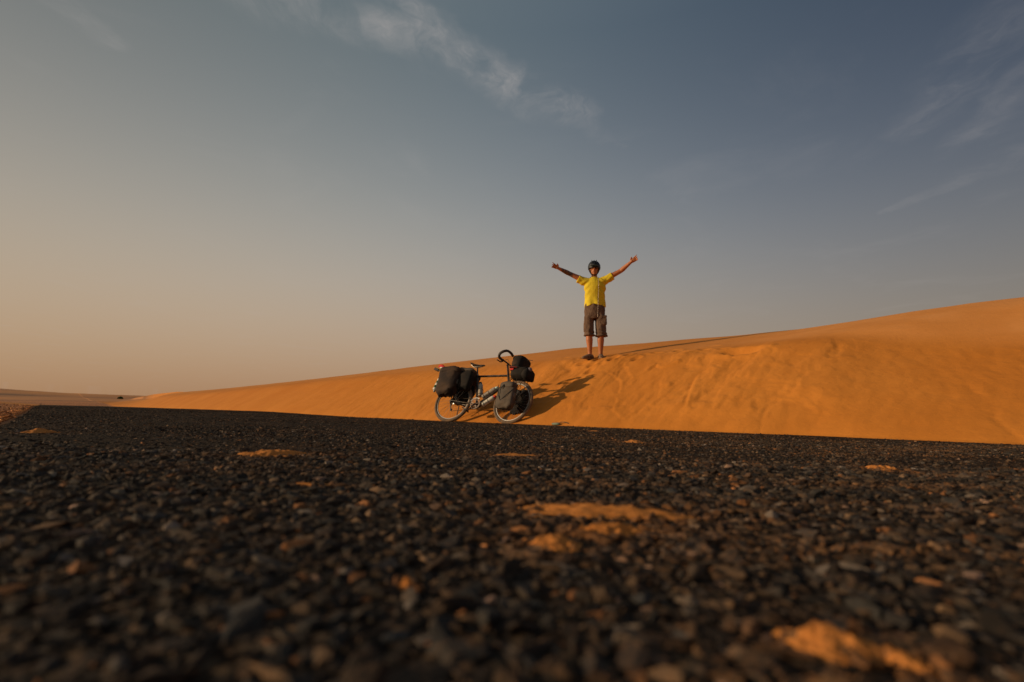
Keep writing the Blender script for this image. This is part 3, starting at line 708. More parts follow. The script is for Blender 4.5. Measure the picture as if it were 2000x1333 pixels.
cb.build('brake_cables', M_BLACK, bike, SM)
br = MB(); fb = on_axis(0.66) 
for sd in (1, -1): br.tube([crown + Vector((0.03, sd * 0.035, -0.02)), crown + Vector((0.05, sd * 0.05, 0.05)), crown + Vector((0.045, sd * 0.015, 0.085))], 0.008, 6)
br.build('front_brake', M_BLACK, bike, SM)
# crankset
cr = empty('crankset', None, None); cr.parent = bike; yo = -0.052
ringm = MB()
def toothed(c, r, y, n, th, inner):
    rings = []
    N = n * 2
    for k in range(N):
        a = 2 * math.pi * k / N; ro = r + (0.0025 if k % 2 else -0.0025)
        rings.append([Vector((c.x + math.cos(a) * q, y + dy, c.z + math.sin(a) * q)) for q, dy in ((inner, -th), (ro, -th), (ro, th), (inner, th))])
    return rings
ringm.ring_loft(toothed(BB, 0.092, yo, 44, 0.0022, 0.080), close=True)
ringm.ring_loft(toothed(BB, 0.068, yo + 0.008, 32, 0.002, 0.060), close=True)
for k in range(5):
    a = 2 * math.pi * k / 5 + 0.3; d = Vector((math.cos(a), 0, math.sin(a)))
    ringm.tube([BB + Vector((0, yo, 0)), BB + Vector((0, yo, 0)) + d * 0.076], [0.008, 0.005], 6)
ringm.build('chainring', M_CRANK, cr, sharp=30)
ca = D2R(238); cd_ = Vector((math.cos(ca), 0, math.sin(ca)))
for sd, nm in ((-1, 1), (1, -1)):
    p0 = BB + Vector((0, sd * 0.066, 0)); p1 = p0 + cd_ * 0.172 * nm + Vector((0, sd * 0.012, 0))
    MB().tube([p0, p0.lerp(p1, 0.5), p1], [0.016, 0.011, 0.012], 8, flat=0.7).build('crank_arm', M_BLACK, cr)
    pd = MB(); pc = p1 + Vector((0, sd * 0.055, 0))
    Mp = Matrix.Rotation(0.5, 3, 'Y')
    pd.box(pc + Mp @ Vector((0.042, 0, 0)), (0.012, 0.09, 0.022), Mp); pd.box(pc - Mp @ Vector((0.042, 0, 0)), (0.012, 0.09, 0.022), Mp)
    pd.box(pc + Vector((0, 0.040, 0)), (0.088, 0.010, 0.020), Mp); pd.box(pc - Vector((0, 0.040, 0)), (0.088, 0.010, 0.020), Mp); pd.tube([p1, p1 + Vector((0, sd * 0.095, 0))], 0.010, 8)
    pd.build('pedal', M_BLACK, cr, sharp=30)
cs = MB(); cs.lathe(hub_r + Vector((0, -0.054, 0)), (0, 1, 0), [(0, 0.02), (0.001, 0.030), (0.006, 0.032), (0.007, 0.037), (0.012, 0.038), (0.013, 0.044), (0.018, 0.046), (0.019, 0.052), (0.025, 0.053), (0.026, 0.02)], 28)
cs.build('cassette', M_CHAIN, bike, sharp=20)
ch = MB(); y = yo
ch.tube([BB + Vector((0.01, y, 0.090)), Vector((0.0, y + 0.008, R_W + 0.045))], 0.0042, 5)
jock1 = Vector((0.01, y + 0.008, R_W - 0.075)); jock2 = Vector((0.045, y + 0.008, R_W - 0.165))
ch.tube([BB + Vector((0.0, y, -0.092)), jock2 + Vector((0.01, 0, -0.025))], 0.0042, 5)
ch.tube([BB + Vector((0.01 + math.cos(a) * 0.092 - 0.01, y, math.sin(a) * 0.092)) for a in [D2R(90 - 18 * k) for k in range(11)]], 0.0042, 5)
ch.build('chain', M_CHAIN, bike)
dr = MB()
for j in (jock1, jock2): dr.lathe(j - Vector((0, 0.004, 0)), (0, 1, 0), [(0, 0.019), (0.002, 0.022), (0.006, 0.022), (0.008, 0.019)], 12)
dr.box((jock1 + jock2) / 2 + Vector((0, -0.010, 0)), (0.020, 0.004, 0.125), Matrix.Rotation(-0.37, 3, 'Y')); dr.tube([Vector((0.0, -0.062, R_W - 0.01)), Vector((0.0, -0.066, R_W - 0.045)), jock1], [0.010, 0.013, 0.010], 8)
dr.build('rear_derailleur', M_BLACK, bike)
fd = MB(); fd.tube([BB + Vector((math.cos(a) * 0.108, yo, math.sin(a) * 0.108)) for a in [D2R(60 + 12 * k) for k in range(9)]], (0.004, 0.009), 6)
fd.tube([BB + seat_dir * 0.11 + Vector((0, -0.01, 0)), BB + Vector((-0.03, yo, 0.105))], 0.008, 6); fd.build('front_derailleur', M_RIM, bike)
# kickstand behind the bottom bracket, and mudguard-less racks
ks = MB(); ks.tube([Vector((0.10, 0.05, R_W - 0.03)), Vector((0.07, 0.11, 0.18)), Vector((0.05, 0.15, 0.06))], 0.008, 8); ks.build('kickstand', M_BLACK, bike)
rk = MB()
for sd in (-1, 1):
    y = sd * 0.065
    rk.tube(spline([Vector((0.24, sd * 0.05, 0.70)), Vector((0.18, y, 0.765)), Vector((0.1, y, 0.77)), Vector((-0.2, y, 0.765)), Vector((-0.26, y * 0.7, 0.76))], 4), 0.006, 6)
    for xx in (0.08, -0.02, -0.13): rk.tube([Vector((xx, y, 0.765)), Vector((0.0, sd * 0.075, R_W + 0.03))], 0.005, 6)
    rk.tube([Vector((-0.16, y, 0.68)), Vector((0.05, sd * 0.08, 0.66))], 0.005, 6)
for xx in (0.1, -0.05, -0.18): rk.tube([Vector((xx, -0.065, 0.767)), Vector((xx, 0.065, 0.767))], 0.004, 6)
rk.build('rear_rack', M_FRAME, bike)
fkr = MB()
for sd in (-1, 1):
    y = sd * 0.085; h = hub_f
    fkr.tube(spline([h + Vector((-0.14, y, 0.16)), h + Vector((-0.05, y, 0.17)), h + Vector((0.12, y, 0.16)), h + Vector((0.13, y, 0.10)), h + Vector((0.0, y * 0.8, -0.01))], 4), 0.005, 6)
    fkr.tube([h + Vector((-0.10, y, 0.16)), h + Vector((0, sd * 0.062, 0.0))], 0.005, 6)
    fkr.tube([h + Vector((0.03, y * 0.8, 0.405)), h + Vector((0.012, sd * 0.062, 0.02))], 0.0045, 6)
    fkr.tube([h + Vector((-0.12, y * 0.7, 0.395)), h + Vector((0.18, y * 0.7, 0.395))], 0.006, 6)
    fkr.tube([h + Vector((0.17, y * 0.7, 0.395)), h + Vector((0.0, sd * 0.062, 0.02))], 0.0045, 6)
for xx in (-0.1, 0.05, 0.17): fkr.tube([hub_f + Vector((xx, -0.06, 0.395)), hub_f + Vector((xx, 0.06, 0.395))], 0.004, 6)
fkr.build('front_rack', M_FRAME, bike, SM)
# bottle cages are parts of the bicycle, bottles are things
def bottle(label, base, axis_, length, r, body, cap, M=None, group='drinking bottles in the frame cages'):
    ax = Vector(axis_).normalized(); base = Vector(base)
    t = bike_root('water_bottle', label, 'bottle', group)
    L = length
    MB().lathe(base, ax, [(0, r * 0.85), (0.006, r), (L * 0.30, r), (L * 0.36, r * 0.93), (L * 0.42, r), (L * 0.78, r), (L * 0.86, r * 0.85), (L * 0.9, r * 0.55)], 18).build('bottle_body', body, t)
    MB().lathe(base + ax * L * 0.88, ax, [(0, r * 0.62), (0.004, r * 0.66), (L * 0.12, r * 0.60), (L * 0.13, r * 0.3), (L * 0.17, r * 0.25)], 16).build('bottle_cap', cap, t)
    cg = MB(); R_, U_, T = frame_from(ax)
    for h in (0.12, 0.45): cg.tube([base + T * L * h + (R_ * math.cos(a) + U_ * math.sin(a)) * (r + 0.004) for a in [2 * math.pi * k / 16 for k in range(16)]], 0.003, 5, close=True)
    for a in (0.5, 2.2, 3.8, 5.2): d = (R_ * math.cos(a) + U_ * math.sin(a)) * (r + 0.004); cg.tube([base - T * 0.004 + d * 0.4, base - T * 0.004 + d, base + T * L * 0.45 + d], 0.003, 5)
    cg.build('bottle_cage', M_BLACK, bike)
    return t
perp = Vector((math.sin(SA), 0, math.cos(SA)))
bottle('upright cloudy plastic bottle with a dark top in the cage on the seat tube', BB + seat_dir * 0.15 + perp * 0.064, seat_dir, 0.26, 0.040, M_BOTTLE, M_CAP)
dt = (ht_lo - BB).normalized(); dperp = Vector((-dt.z, 0, dt.x))
bottle('slanting clear bottle with a pale teal cap on top of the down tube', BB + dt * 0.14 + dperp * 0.068, dt, 0.29, 0.040, M_BOTTLE, M_TEAL)
bottle('white bottle with a red cap slung under the down tube', BB + dt * 0.09 - dperp * 0.062, dt, 0.25, 0.040, M_WHITE, M_RED)

# ------------------------------------------------------------------ luggage (each bag a thing)
def pannier(name, label, c, d, side, material, M, group, mirror_patch=True, seed=1, strap=True, taper=0.02):
    t = bike_root(name, label, 'pannier', group); c = Vector(c)
    MB().softbox(c, d, 0.56, 28, lump=0.040, taper=taper, seed=seed).build('bag_body', material, t, M)
    MB().softbox(c + Vector((0, 0, d[2] * 0.42)), (d[0] * (1.0 + taper * 0.7), d[1] * 1.04, d[2] * 0.26), 0.55, 24, lump=0.018, seed=seed + 3).build('top_flap', material, t, M)
    oy = side * (d[1] / 2 + 0.004)
    if mirror_patch: MB().softbox(c + Vector((d[0] * 0.5 + 0.001, side * d[1] * 0.05, 0.01)), (0.016, 0.055, 0.085), 0.6, 14).build('reflector_patch', M_REFL, t, M)
    if strap:
        st = MB(); k = d[0] / 2
        for xx in (-k * 0.55, k * 0.45):
            st.tube([c + Vector((xx, side * d[1] * 0.30, d[2] * 0.56)), c + Vector((xx, oy * 1.05, d[2] * 0.42)), c + Vector((xx, oy * 1.05, 0.0)), c + Vector((xx, oy * 1.02, -d[2] * 0.34))], (0.011, 0.0025), 6, up=Vector((1, 0, 0)))
        st.build('strap', M_STRAP, t, M)
        for xx in (-k * 0.55, k * 0.45): MB().box(c + Vector((xx, oy * 1.10, d[2] * 0.16)), (0.028, 0.010, 0.034)).build('buckle', M_BLACK, t, M)
    return t
G1, G2 = 'big rear panniers of the bicycle', 'low front panniers of the bicycle'
pannier('rear_pannier', 'big dusty brown-black pannier on the near side of the back wheel', (-0.085, -0.185, 0.625), (0.40, 0.22, 0.50), -1, M_BAG_BROWN, None, G1, seed=1, strap=False, taper=0.05)
pannier('rear_pannier', 'big black pannier on the far side of the back wheel, against the dune', (0.03, 0.185, 0.64), (0.38, 0.18, 0.48), 1, M_BAG_BLACK, None, G1, seed=2)
fp = pannier('front_pannier', 'grey front pannier with a crossed black strap on the near side of the front wheel', hub_f + Vector((-0.01, -0.175, 0.010)), (0.31, 0.16, 0.42), -1, M_BAG_GREY, SM, G2, seed=5, strap=False, taper=-0.12)
c_ = hub_f + Vector((-0.01, -0.175, 0.010)); xs = MB(); yy = -0.090
xs.tube([c_ + Vector((-0.13, yy * 0.9, 0.17)), c_ + Vector((-0.09, yy, 0.0)), c_ + Vector((-0.02, yy - 0.004, -0.10)), c_ + Vector((0.06, yy, -0.02)), c_ + Vector((0.15, yy * 0.6, 0.10))], (0.007, 0.004), 6, up=Vector((0, 1, 0)))
xs.tube([c_ + Vector((0.02, yy * 0.6, 0.24)), c_ + Vector((-0.03, yy * 1.03, 0.15)), c_ + Vector((-0.06, yy * 1.05, 0.10))], (0.012, 0.004), 6, up=Vector((0, 1, 0)))
xs.build('crossed_strap', M_STRAP, fp, SM)
pannier('front_pannier', 'black front pannier on the far side of the front wheel, seen through its spokes', hub_f + Vector((0.0, 0.175, 0.06)), (0.29, 0.15, 0.38), 1, M_BAG_BLACK, SM, G2, seed=6)
# duffel strapped on the rear rack under a dark sheet
t = bike_root('rack_duffel', 'dark grey duffel under a draped sheet on the rear rack behind the saddle', 'bag')
MB().softbox((0.06, 0.0, 0.815), (0.54, 0.34, 0.20), 0.5, 28, lump=0.03, seed=9).build('bag_body', M_BAG_BROWN, t)
MB().softbox((0.16, -0.08, 0.87), (0.34, 0.26, 0.09), 0.6, 22, lump=0.03, seed=12).build('folded_sheet', M_BAG_GREY, t)
stp = MB()
for xx in (-0.03, 0.14):
    stp.tube([Vector((xx, 0.185 * math.cos(a), 0.81 + 0.120 * math.sin(a))) for a in [math.pi * k / 10 - 0.1 for k in range(12)]], (0.010, 0.003), 6, up=Vector((1, 0, 0)))
stp.build('strap', M_STRAP, t)
t = bike_root('hanging_bag', 'small black bag hung between the back wheel and the seat tube', 'bag')
MB().softbox((0.215, -0.10, 0.69), (0.24, 0.20, 0.34), 0.5, 22, lump=0.03, taper=0.1, seed=15).build('bag_body', M_BAG_BLACK, t)
MB().tube(spline([(0.16, -0.13, 0.84), (0.20, -0.16, 0.90), (0.30, -0.12, 0.86)], 4), 0.006, 6).build('carry_loop', M_STRAP, t)
# rolled flag and a striped bottle stuck behind the rear pannier
t = bike_root('rolled_flag', 'small red, white and green flag rolled on a black stick behind the rear pannier', 'flag')
MB().tube([(-0.20, -0.14, 0.74), (-0.34, -0.155, 0.86), (-0.46, -0.16, 0.905)], 0.012, 8).build('flag_stick', M_BLACK, t)
MB().box((-0.45, -0.16, 0.902), (0.10, 0.034, 0.045), Matrix.Rotation(0.35, 3, 'Y')).build('stick_end', M_BLACK, t)
def cloth(pts, w, th=0.006):
    m = MB(); m.tube(spline(pts, 5), (w, th), 8, up=Vector((0, 1, 0))); return m
cloth([(-0.43, -0.15, 0.965), (-0.37, -0.16, 0.975), (-0.32, -0.15, 0.945), (-0.27, -0.14, 0.905)], 0.026, 0.014).build('red_stripe', M_RED, t)
cloth([(-0.40, -0.15, 0.945), (-0.35, -0.16, 0.935), (-0.30, -0.16, 0.905)], 0.014, 0.010).build('white_stripe', M_WHITE, t)
cloth([(-0.36, -0.15, 0.915), (-0.32, -0.16, 0.895), (-0.285, -0.16, 0.85), (-0.27, -0.15, 0.80)], 0.034, 0.018).build('green_stripe', M_GREEN, t)
t = bike_root('striped_bottle', 'green and white striped bottle strapped behind the rear pannier', 'bottle')
b0, b1 = Vector((-0.345, -0.15, 0.50)), Vector((-0.285, -0.15, 0.84)); n_ = 8
for k in range(n_):
    q0, q1 = b0.lerp(b1, k / n_), b0.lerp(b1, (k + 0.97) / n_)
    MB().tube([q0, q0.lerp(q1, 0.15), q0.lerp(q1, 0.85), q1], [0.036, 0.040, 0.040, 0.036], 14).build('white_band' if k % 2 == 0 else 'green_band', M_WHITE if k % 2 == 0 else M_GREEN, t)
MB().tube([b0 + Vector((0, 0, -0.03)), b0], [0.016, 0.022], 12).build('bottle_cap', M_BOTTLE, t)
# handlebar bag and the roll below it
t = bike_root('handlebar_bag', 'rounded black handlebar bag with a red strap, above the front roll', 'bag')
hc = on_axis(0.98) + Vector((0.255, 0, 0.02))
MB().softbox(hc, (0.22, 0.30, 0.25), 0.55, 26, lump=0.012, seed=21).build('bag_body', M_BAG_BLACK, t, SM)
MB().softbox(hc + Vector((0.0, 0, 0.075)), (0.225, 0.30, 0.10), 0.55, 24, lump=0.008, seed=22).build('lid', M_BAG_BLACK, t, SM)
MB().softbox(hc + Vector((-0.02, -0.146, -0.02)), (0.10, 0.022, 0.09), 0.5, 16).build('side_pocket', M_BAG_BROWN, t, SM)
MB().tube(spline([hc + Vector((-0.115, -0.05, -0.075)), hc + Vector((-0.08, -0.152, -0.095)), hc + Vector((0.06, -0.15, -0.115))], 5), (0.014, 0.006), 8).build('red_strap', M_DKRED, t, SM)
MB().tube(spline([hc + Vector((0.10, -0.05, 0.03)), hc + Vector((0.17, -0.06, 0.05)), hc + Vector((0.26, -0.06, 0.03))], 4), 0.004, 6).build('loose_cord', M_STRAP, t, SM)
t = bike_root('front_roll', 'black front-rack roll bag with a bright red tab, right above the front tyre', 'bag')
rc = hub_f + Vector((0.06, 0, 0.462))
MB().softbox(rc, (0.34, 0.27, 0.17), 0.55, 26, lump=0.02, seed=25).build('bag_body', M_BAG_BLACK, t, SM)
MB().softbox(rc + Vector((0.14, -0.03, -0.03)), (0.15, 0.24, 0.18), 0.7, 20, lump=0.02, seed=27).build('front_pouch', M_BAG_BLACK, t, SM)
MB().softbox(rc + Vector((0.19, -0.08, 0.035)), (0.06, 0.07, 0.07), 0.8, 14).build('grey_bundle', simple('grey_lilac_cloth', (0.16, 0.13, 0.15), 0.8), t, SM)
MB().softbox(rc + Vector((-0.125, -0.135, 0.045)), (0.075, 0.02, 0.036), 0.5, 12).build('red_tab', M_RED, t, SM)
MB().tube(spline([rc + Vector((-0.15, -0.13, 0.06)), rc + Vector((-0.02, -0.15, 0.065)), rc + Vector((0.14, -0.13, 0.03)), rc + Vector((0.19, 0.0, 0.02))], 5), (0.012, 0.005), 8).build('strap', M_STRAP, t, SM)

# ------------------------------------------------------------------ the man on the dune brink
MX, MY = 1.493, 8.715
MZ = gz(MX, MY)
def skin_build(t, b):
    co = t.node('ShaderNodeTexCoord').outputs['Object']
    c = t.mix(t.maprange(t.noise(co, 14, 4), 0.3, 0.7), (0.37, 0.118, 0.040), (0.45, 0.152, 0.054))
    s = t.node('ShaderNodeSeparateXYZ'); t.put(s.inputs[0], co)
    # inked sleeve on his right forearm
    band = t.math('MULTIPLY', t.maprange(s.outputs[0], -0.60, -0.57), t.maprange(s.outputs[0], -0.37, -0.40))
    pat = t.maprange(t.noise(co, 38, 4, 0.6, 1.0), 0.36, 0.50, 0.25, 1.0)
    up = t.maprange(s.outputs[2], 1.35, 1.40)
    c = t.mix(t.math('MULTIPLY', t.math('MULTIPLY', band, pat), t.math('MULTIPLY', up, 0.88)), c, (0.05, 0.038, 0.030))
    # stubble on the jaw
    t.put(b.inputs['Base Color'], c); b.inputs['Roughness'].default_value = 0.55; b.inputs['Subsurface Weight'].default_value = 0.0
M_SKIN = mat('tanned_skin', skin_build)
def shirt_build(t, b):
    co = t.node('ShaderNodeTexCoord').outputs['Object']
    t.put(b.inputs['Base Color'], t.mix(t.maprange(t.noise(co, 7, 4), 0.3, 0.7), (0.64, 0.47, 0.016), (0.74, 0.57, 0.026)))
    b.inputs['Roughness'].default_value = 0.9
    mp = t.node('ShaderNodeMapping'); t.put(mp.inputs[0], co); mp.inputs['Scale'].default_value = (1, 1, 0.5); mp.inputs['Rotation'].default_value = (0, D2R(25), 0)
    t.put(b.inputs['Normal'], t.bump(t.noise(mp.outputs[0], 7, 2, 0.5, 0.8), 0.35, 0.02))
M_SHIRT = mat('yellow_jersey_cotton', shirt_build)
def shorts_build(t, b):
    co = t.node('ShaderNodeTexCoord').outputs['Object']
    c = t.mix(t.maprange(t.noise(co, 9, 5, 0.6), 0.32, 0.68), (0.090, 0.050, 0.031), (0.15, 0.088, 0.055))
    t.put(b.inputs['Base Color'], c); b.inputs['Roughness'].default_value = 0.9
    mp = t.node('ShaderNodeMapping'); t.put(mp.inputs[0], co); mp.inputs['Scale'].default_value = (1, 1, 0.45)
    t.put(b.inputs['Normal'], t.bump(t.noise(mp.outputs[0], 15, 3, 0.6, 0.8), 0.9, 0.02))
M_SHORTS = mat('brown_cargo_cotton', shorts_build)
M_HELM = simple('dark_blue_helmet_shell', (0.012, 0.017, 0.026), 0.55, scale=10)
M_PEAK = simple('olive_helmet_peak', (0.035, 0.045, 0.022), 0.6)
M_LENS = simple('brown_sunglass_lens', (0.06, 0.012, 0.006), 0.4)
M_SHOE = simple('brown_sandal_leather', (0.17, 0.10, 0.06), 0.8, dust=0.3, scale=25)
M_HAIR = simple('dark_hair', (0.03, 0.018, 0.010), 0.8)
M_CORD = simple('white_cord', (0.62, 0.52, 0.40), 0.5)
man = empty('person', 'man in yellow T-shirt and brown shorts on the dune, both arms flung wide', 'person')
man.location = (MX, MY, MZ - 0.016); man.rotation_euler = (0, 0, math.atan2(-MX, MY))
# local: +x picture right, -y towards the lens, z up
def remeshed(mb, name, material, parent, voxel, smooth_it=2, disp=None):
    me = bpy.data.meshes.new(name); me.from_pydata([tuple(v) for v in mb.v], [], mb.f); me.update()
    bm = bmesh.new(); bm.from_mesh(me); bmesh.ops.recalc_face_normals(bm, faces=bm.faces); bm.to_mesh(me); bm.free()
    o = bpy.data.objects.new(name, me); COL.objects.link(o)
    md = o.modifiers.new('r', 'REMESH'); md.mode = 'VOXEL'; md.voxel_size = voxel; md.use_smooth_shade = True
    sm_ = o.modifiers.new('s', 'SMOOTH'); sm_.iterations = smooth_it; sm_.factor = 0.5
    dg = bpy.context.evaluated_depsgraph_get(); ev = o.evaluated_get(dg); nm = bpy.data.meshes.new_from_object(ev)
    o.modifiers.clear(); o.data = nm; bpy.data.meshes.remove(me); nm.name = name
    n = len(nm.vertices)
    if disp:
        co = np.empty(n * 3, np.float32); nm.vertices.foreach_get('co', co); no = np.empty(n * 3, np.float32); nm.vertices.foreach_get('normal', no)
        co = co.reshape(-1, 3); no = no.reshape(-1, 3); co = co + no * disp(co)[:, None]; nm.vertices.foreach_set('co', co.ravel()); nm.update()
    nm.polygons.foreach_set('use_smooth', [True] * len(nm.polygons))
    nm.materials.clear(); nm.materials.append(material); o.parent = parent
    return o
body = MB()
# legs: his right leg is on the picture's left
def leg(hip, knee, ankle):
    hip, knee, ankle = map(Vector, (hip, knee, ankle))
    body.tube([hip, hip.lerp(knee, 0.5), knee, knee.lerp(ankle, 0.12), knee.lerp(ankle, 0.35), knee.lerp(ankle, 0.62), knee.lerp(ankle, 0.85), ankle, ankle + Vector((0, 0, -0.05))],
              [0.088, 0.078, 0.060, 0.056, 0.062, 0.050, 0.038, 0.036, 0.038], 16, up=Vector((0, 1, 0)))
leg((-0.075, 0, 0.93), (-0.085, -0.02, 0.50), (-0.068, 0.01, 0.085))
leg((0.095, 0, 0.93), (0.125, -0.02, 0.50), (0.122, 0.01, 0.075))
# feet
for c, ang in (((-0.068, 0.01, 0.0), -0.75), ((0.122, 0.01, 0.0), 0.10)):
    R3 = Matrix.Rotation(ang, 3, 'Z'); c = Vector(c)
    pts = [c + R3 @ Vector(q) for q in ((0, 0.055, 0.04), (0, 0.0, 0.055), (0, -0.07, 0.045), (0, -0.13, 0.032), (0, -0.175, 0.026))]
    body.tube(pts, [(0.028, 0.030), (0.034, 0.042), (0.038, 0.034), (0.042, 0.024), (0.030, 0.016)], 14, up=Vector((0, 0, 1)))
# torso
tors = [((0.01, 0.0, 0.86), (0.15, 0.10)), ((0.012, 0, 0.95), (0.160, 0.108)), ((0.015, 0, 1.06), (0.150, 0.100)), ((0.018, 0, 1.18), (0.158, 0.105)), ((0.018, 0, 1.30), (0.178, 0.115)), ((0.015, 0, 1.41), (0.180, 0.108)), ((0.012, 0, 1.475), (0.135, 0.085)), ((0.010, 0.0, 1.51), (0.07, 0.06))]
def hloft(mb, rows, seg=24):
    mb.ring_loft([[Vector((c[0] + rx * math.cos(a), c[1] + ry * math.sin(a), c[2])) for a in [2 * math.pi * k / seg for k in range(seg)]] for c, (rx, ry) in rows])
hloft(body, tors)
body.tube([(0.010, 0.005, 1.46), (0.010, -0.005, 1.56), (0.010, -0.01, 1.62)], [0.060, 0.054, 0.056], 16)
# head with jaw, nose, ears
HC = Vector((0.010, -0.02, 1.685))
body.ellip(HC + Vector((0, 0.012, 0.03)), (0.077, 0.097, 0.098)); body.ellip(HC + Vector((0, -0.022, -0.045)), (0.060, 0.070, 0.078)); body.ellip(HC + Vector((0, -0.062, -0.098)), (0.026, 0.026, 0.020))
body.tube([HC + Vector((0, -0.088, 0.012)), HC + Vector((0, -0.105, -0.018)), HC + Vector((0, -0.108, -0.032)), HC + Vector((0, -0.090, -0.038))], [0.009, 0.012, 0.016, 0.012], 8)
body.tube([HC + Vector((-0.026, -0.078, -0.058)), HC + Vector((0, -0.092, -0.062)), HC + Vector((0.026, -0.078, -0.058))], 0.0075, 6)
for sd in (-1, 1): body.ellip(HC + Vector((sd * 0.078, 0.012, -0.01)), (0.012, 0.020, 0.032)); body.ellip(HC + Vector((sd * 0.045, -0.06, -0.02)), (0.022, 0.018, 0.018))
# arms and hands
def arm(sh, el, wr, kn, side):
    sh, el, wr, kn = map(Vector, (sh, el, wr, kn))
    body.tube([sh, sh.lerp(el, 0.4), sh.lerp(el, 0.8), el, el.lerp(wr, 0.2), el.lerp(wr, 0.6), wr, wr.lerp(kn, 0.4)], [0.060, 0.052, 0.044, 0.042, 0.045, 0.036, (0.026, 0.030), (0.026, 0.034)], 14, up=Vector((0, 1, 0)))
    return wr, kn
def hand(wr, kn, palm_n, fingers, thumb):
    """wr wrist, kn knuckle centre; spread axis = across the palm"""
    wr, kn = Vector(wr), Vector(kn); f = (kn - wr).normalized(); pn = Vector(palm_n); pn = (pn - f * pn.dot(f)).normalized(); ac = f.cross(pn).normalized()
    body.ring_loft([[wr.lerp(kn, t) + ac * w_ * math.cos(a) + pn * h * math.sin(a) for a in [2 * math.pi * k / 14 for k in range(14)]] for t, w_, h in ((-0.1, 0.026, 0.020), (0.3, 0.036, 0.019), (0.7, 0.043, 0.017), (1.05, 0.042, 0.013))])
    for off, ln, spread, curl in fingers:
        b = kn + ac * off - f * 0.01; d = (f * math.cos(spread) + ac * math.sin(spread)).normalized(); pts = [b - d * 0.01]; cur = 0; p = b.copy()
        for sg in (0.42, 0.32, 0.26):
            dd = d * math.cos(cur) + pn * math.sin(cur); p = p + dd * ln * sg; pts.append(p.copy()); cur += curl
        body.tube(pts, [0.0105, 0.0098, 0.0088, 0.0072], 8)
    off, ln, spread, curl = thumb
    b = wr.lerp(kn, 0.25) + ac * off; d = (f * math.cos(spread) + ac * math.sin(spread) + pn * 0.25).normalized()
    body.tube([b - ac * off * 0.5, b, b + d * ln * 0.5, b + d * ln * 0.75 + f * ln * 0.25], [0.016, 0.015, 0.012, 0.009], 8)
w1, k1 = arm((-0.165, 0.0, 1.475), (-0.455, -0.06, 1.608), (-0.650, -0.19, 1.678), (-0.712, -0.225, 1.705), -1)
hand(w1, k1, (0.1, -0.75, -0.6), [(0.030, 0.088, 0.15, 0.08), (0.010, 0.085, 0.02, 0.45), (-0.012, 0.080, -0.08, 0.55), (-0.031, 0.066, -0.2, 0.55)], (0.036, 0.062, 0.75, 0.2))
w2, k2 = arm((0.190, 0.0, 1.485), (0.492, -0.06, 1.632), (0.668, -0.20, 1.752), (0.730, -0.24, 1.790), 1)
hand(w2, k2, (-0.3, -0.75, -0.5), [(-0.030, 0.090, -0.10, 0.05), (-0.010, 0.086, 0.0, 0.38), (0.012, 0.080, 0.10, 0.55), (0.031, 0.066, 0.2, 0.6)], (-0.036, 0.060, -0.75, 0.2))
body_o = remeshed(body, 'body', M_SKIN, man, 0.0055, 2)
# T-shirt
sh = MB()
hloft(sh, [((0.022, 0.0, 1.000), (0.196, 0.130)), ((0.022, 0, 1.04), (0.193, 0.128)), ((0.020, 0, 1.12), (0.182, 0.122)), ((0.022, 0, 1.24), (0.186, 0.126)), ((0.025, 0, 1.34), (0.200, 0.132)), ((0.018, 0, 1.42), (0.205, 0.122)), ((0.012, 0, 1.475), (0.160, 0.100)), ((0.010, -0.004, 1.515), (0.085, 0.075)), ((0.010, -0.004, 1.535), (0.072, 0.066))], 28)
for a, b, c in (((-0.10, 0, 1.44), (-0.20, -0.01, 1.470), (-0.288, -0.03, 1.512)), ((0.12, 0, 1.44), (0.24, -0.01, 1.490), (0.350, -0.035, 1.548))):
    sh.tube([a, b, Vector(b).lerp(Vector(c), 0.6), c], [(0.085, 0.095), (0.078, 0.088), (0.076, 0.082), (0.074, 0.080)], 18, up=Vector((0, 1, 0)))
def shirt_disp(co):
    x, y, z = co[:, 0], co[:, 1], co[:, 2]
    w = 0.007 * vnoise(x * 9 + z * 9, z * 5 + y * 4, 301) + 0.0015 * vnoise(x * 30 - z * 14, z * 12 + y * 9, 302)
    drape = 0.008 * np.sin(x * 42 + z * 6 + np.sign(y) * 1.3) * sst(1.2, 1.02, z)
    slv = 0.003 * np.sin(z * 60 - np.abs(x) * 60 + y * 12) * sst(0.17, 0.25, np.abs(x - 0.01)) * sst(1.36, 1.42, z)
    diag = 0.005 * np.sin((np.abs(x - 0.015) * 0.9 + z) * 40 + 2 * np.sin(z * 9)) * sst(1.05, 1.2, z) * (1 - sst(1.42, 1.5, z)) * sst(0.05, 0.13, np.abs(x - 0.015))
    return (w + drape + slv + diag).astype(np.float32)
so_ = remeshed(sh, 't_shirt', M_SHIRT, man, 0.008, 2, shirt_disp)
co = np.empty(len(so_.data.vertices) * 3, np.float32); so_.data.vertices.foreach_get('co', co); co = co.reshape(-1, 3)
low = sst(1.12, 1.0, co[:, 2]); co[:, 2] += low * (0.045 * np.exp(-((co[:, 0] - 0.02) / 0.13) ** 2) - 0.040)
so_.data.vertices.foreach_set('co', co.ravel()); so_.data.update()
MB().tube([Vector((0.010 + 0.074 * math.cos(a), -0.006 + 0.068 * math.sin(a), 1.532 - 0.010 * math.sin(-a))) for a in [2 * math.pi * k / 28 for k in range(28)]], 0.007, 8, close=True).build('collar', M_SHIRT, so_)
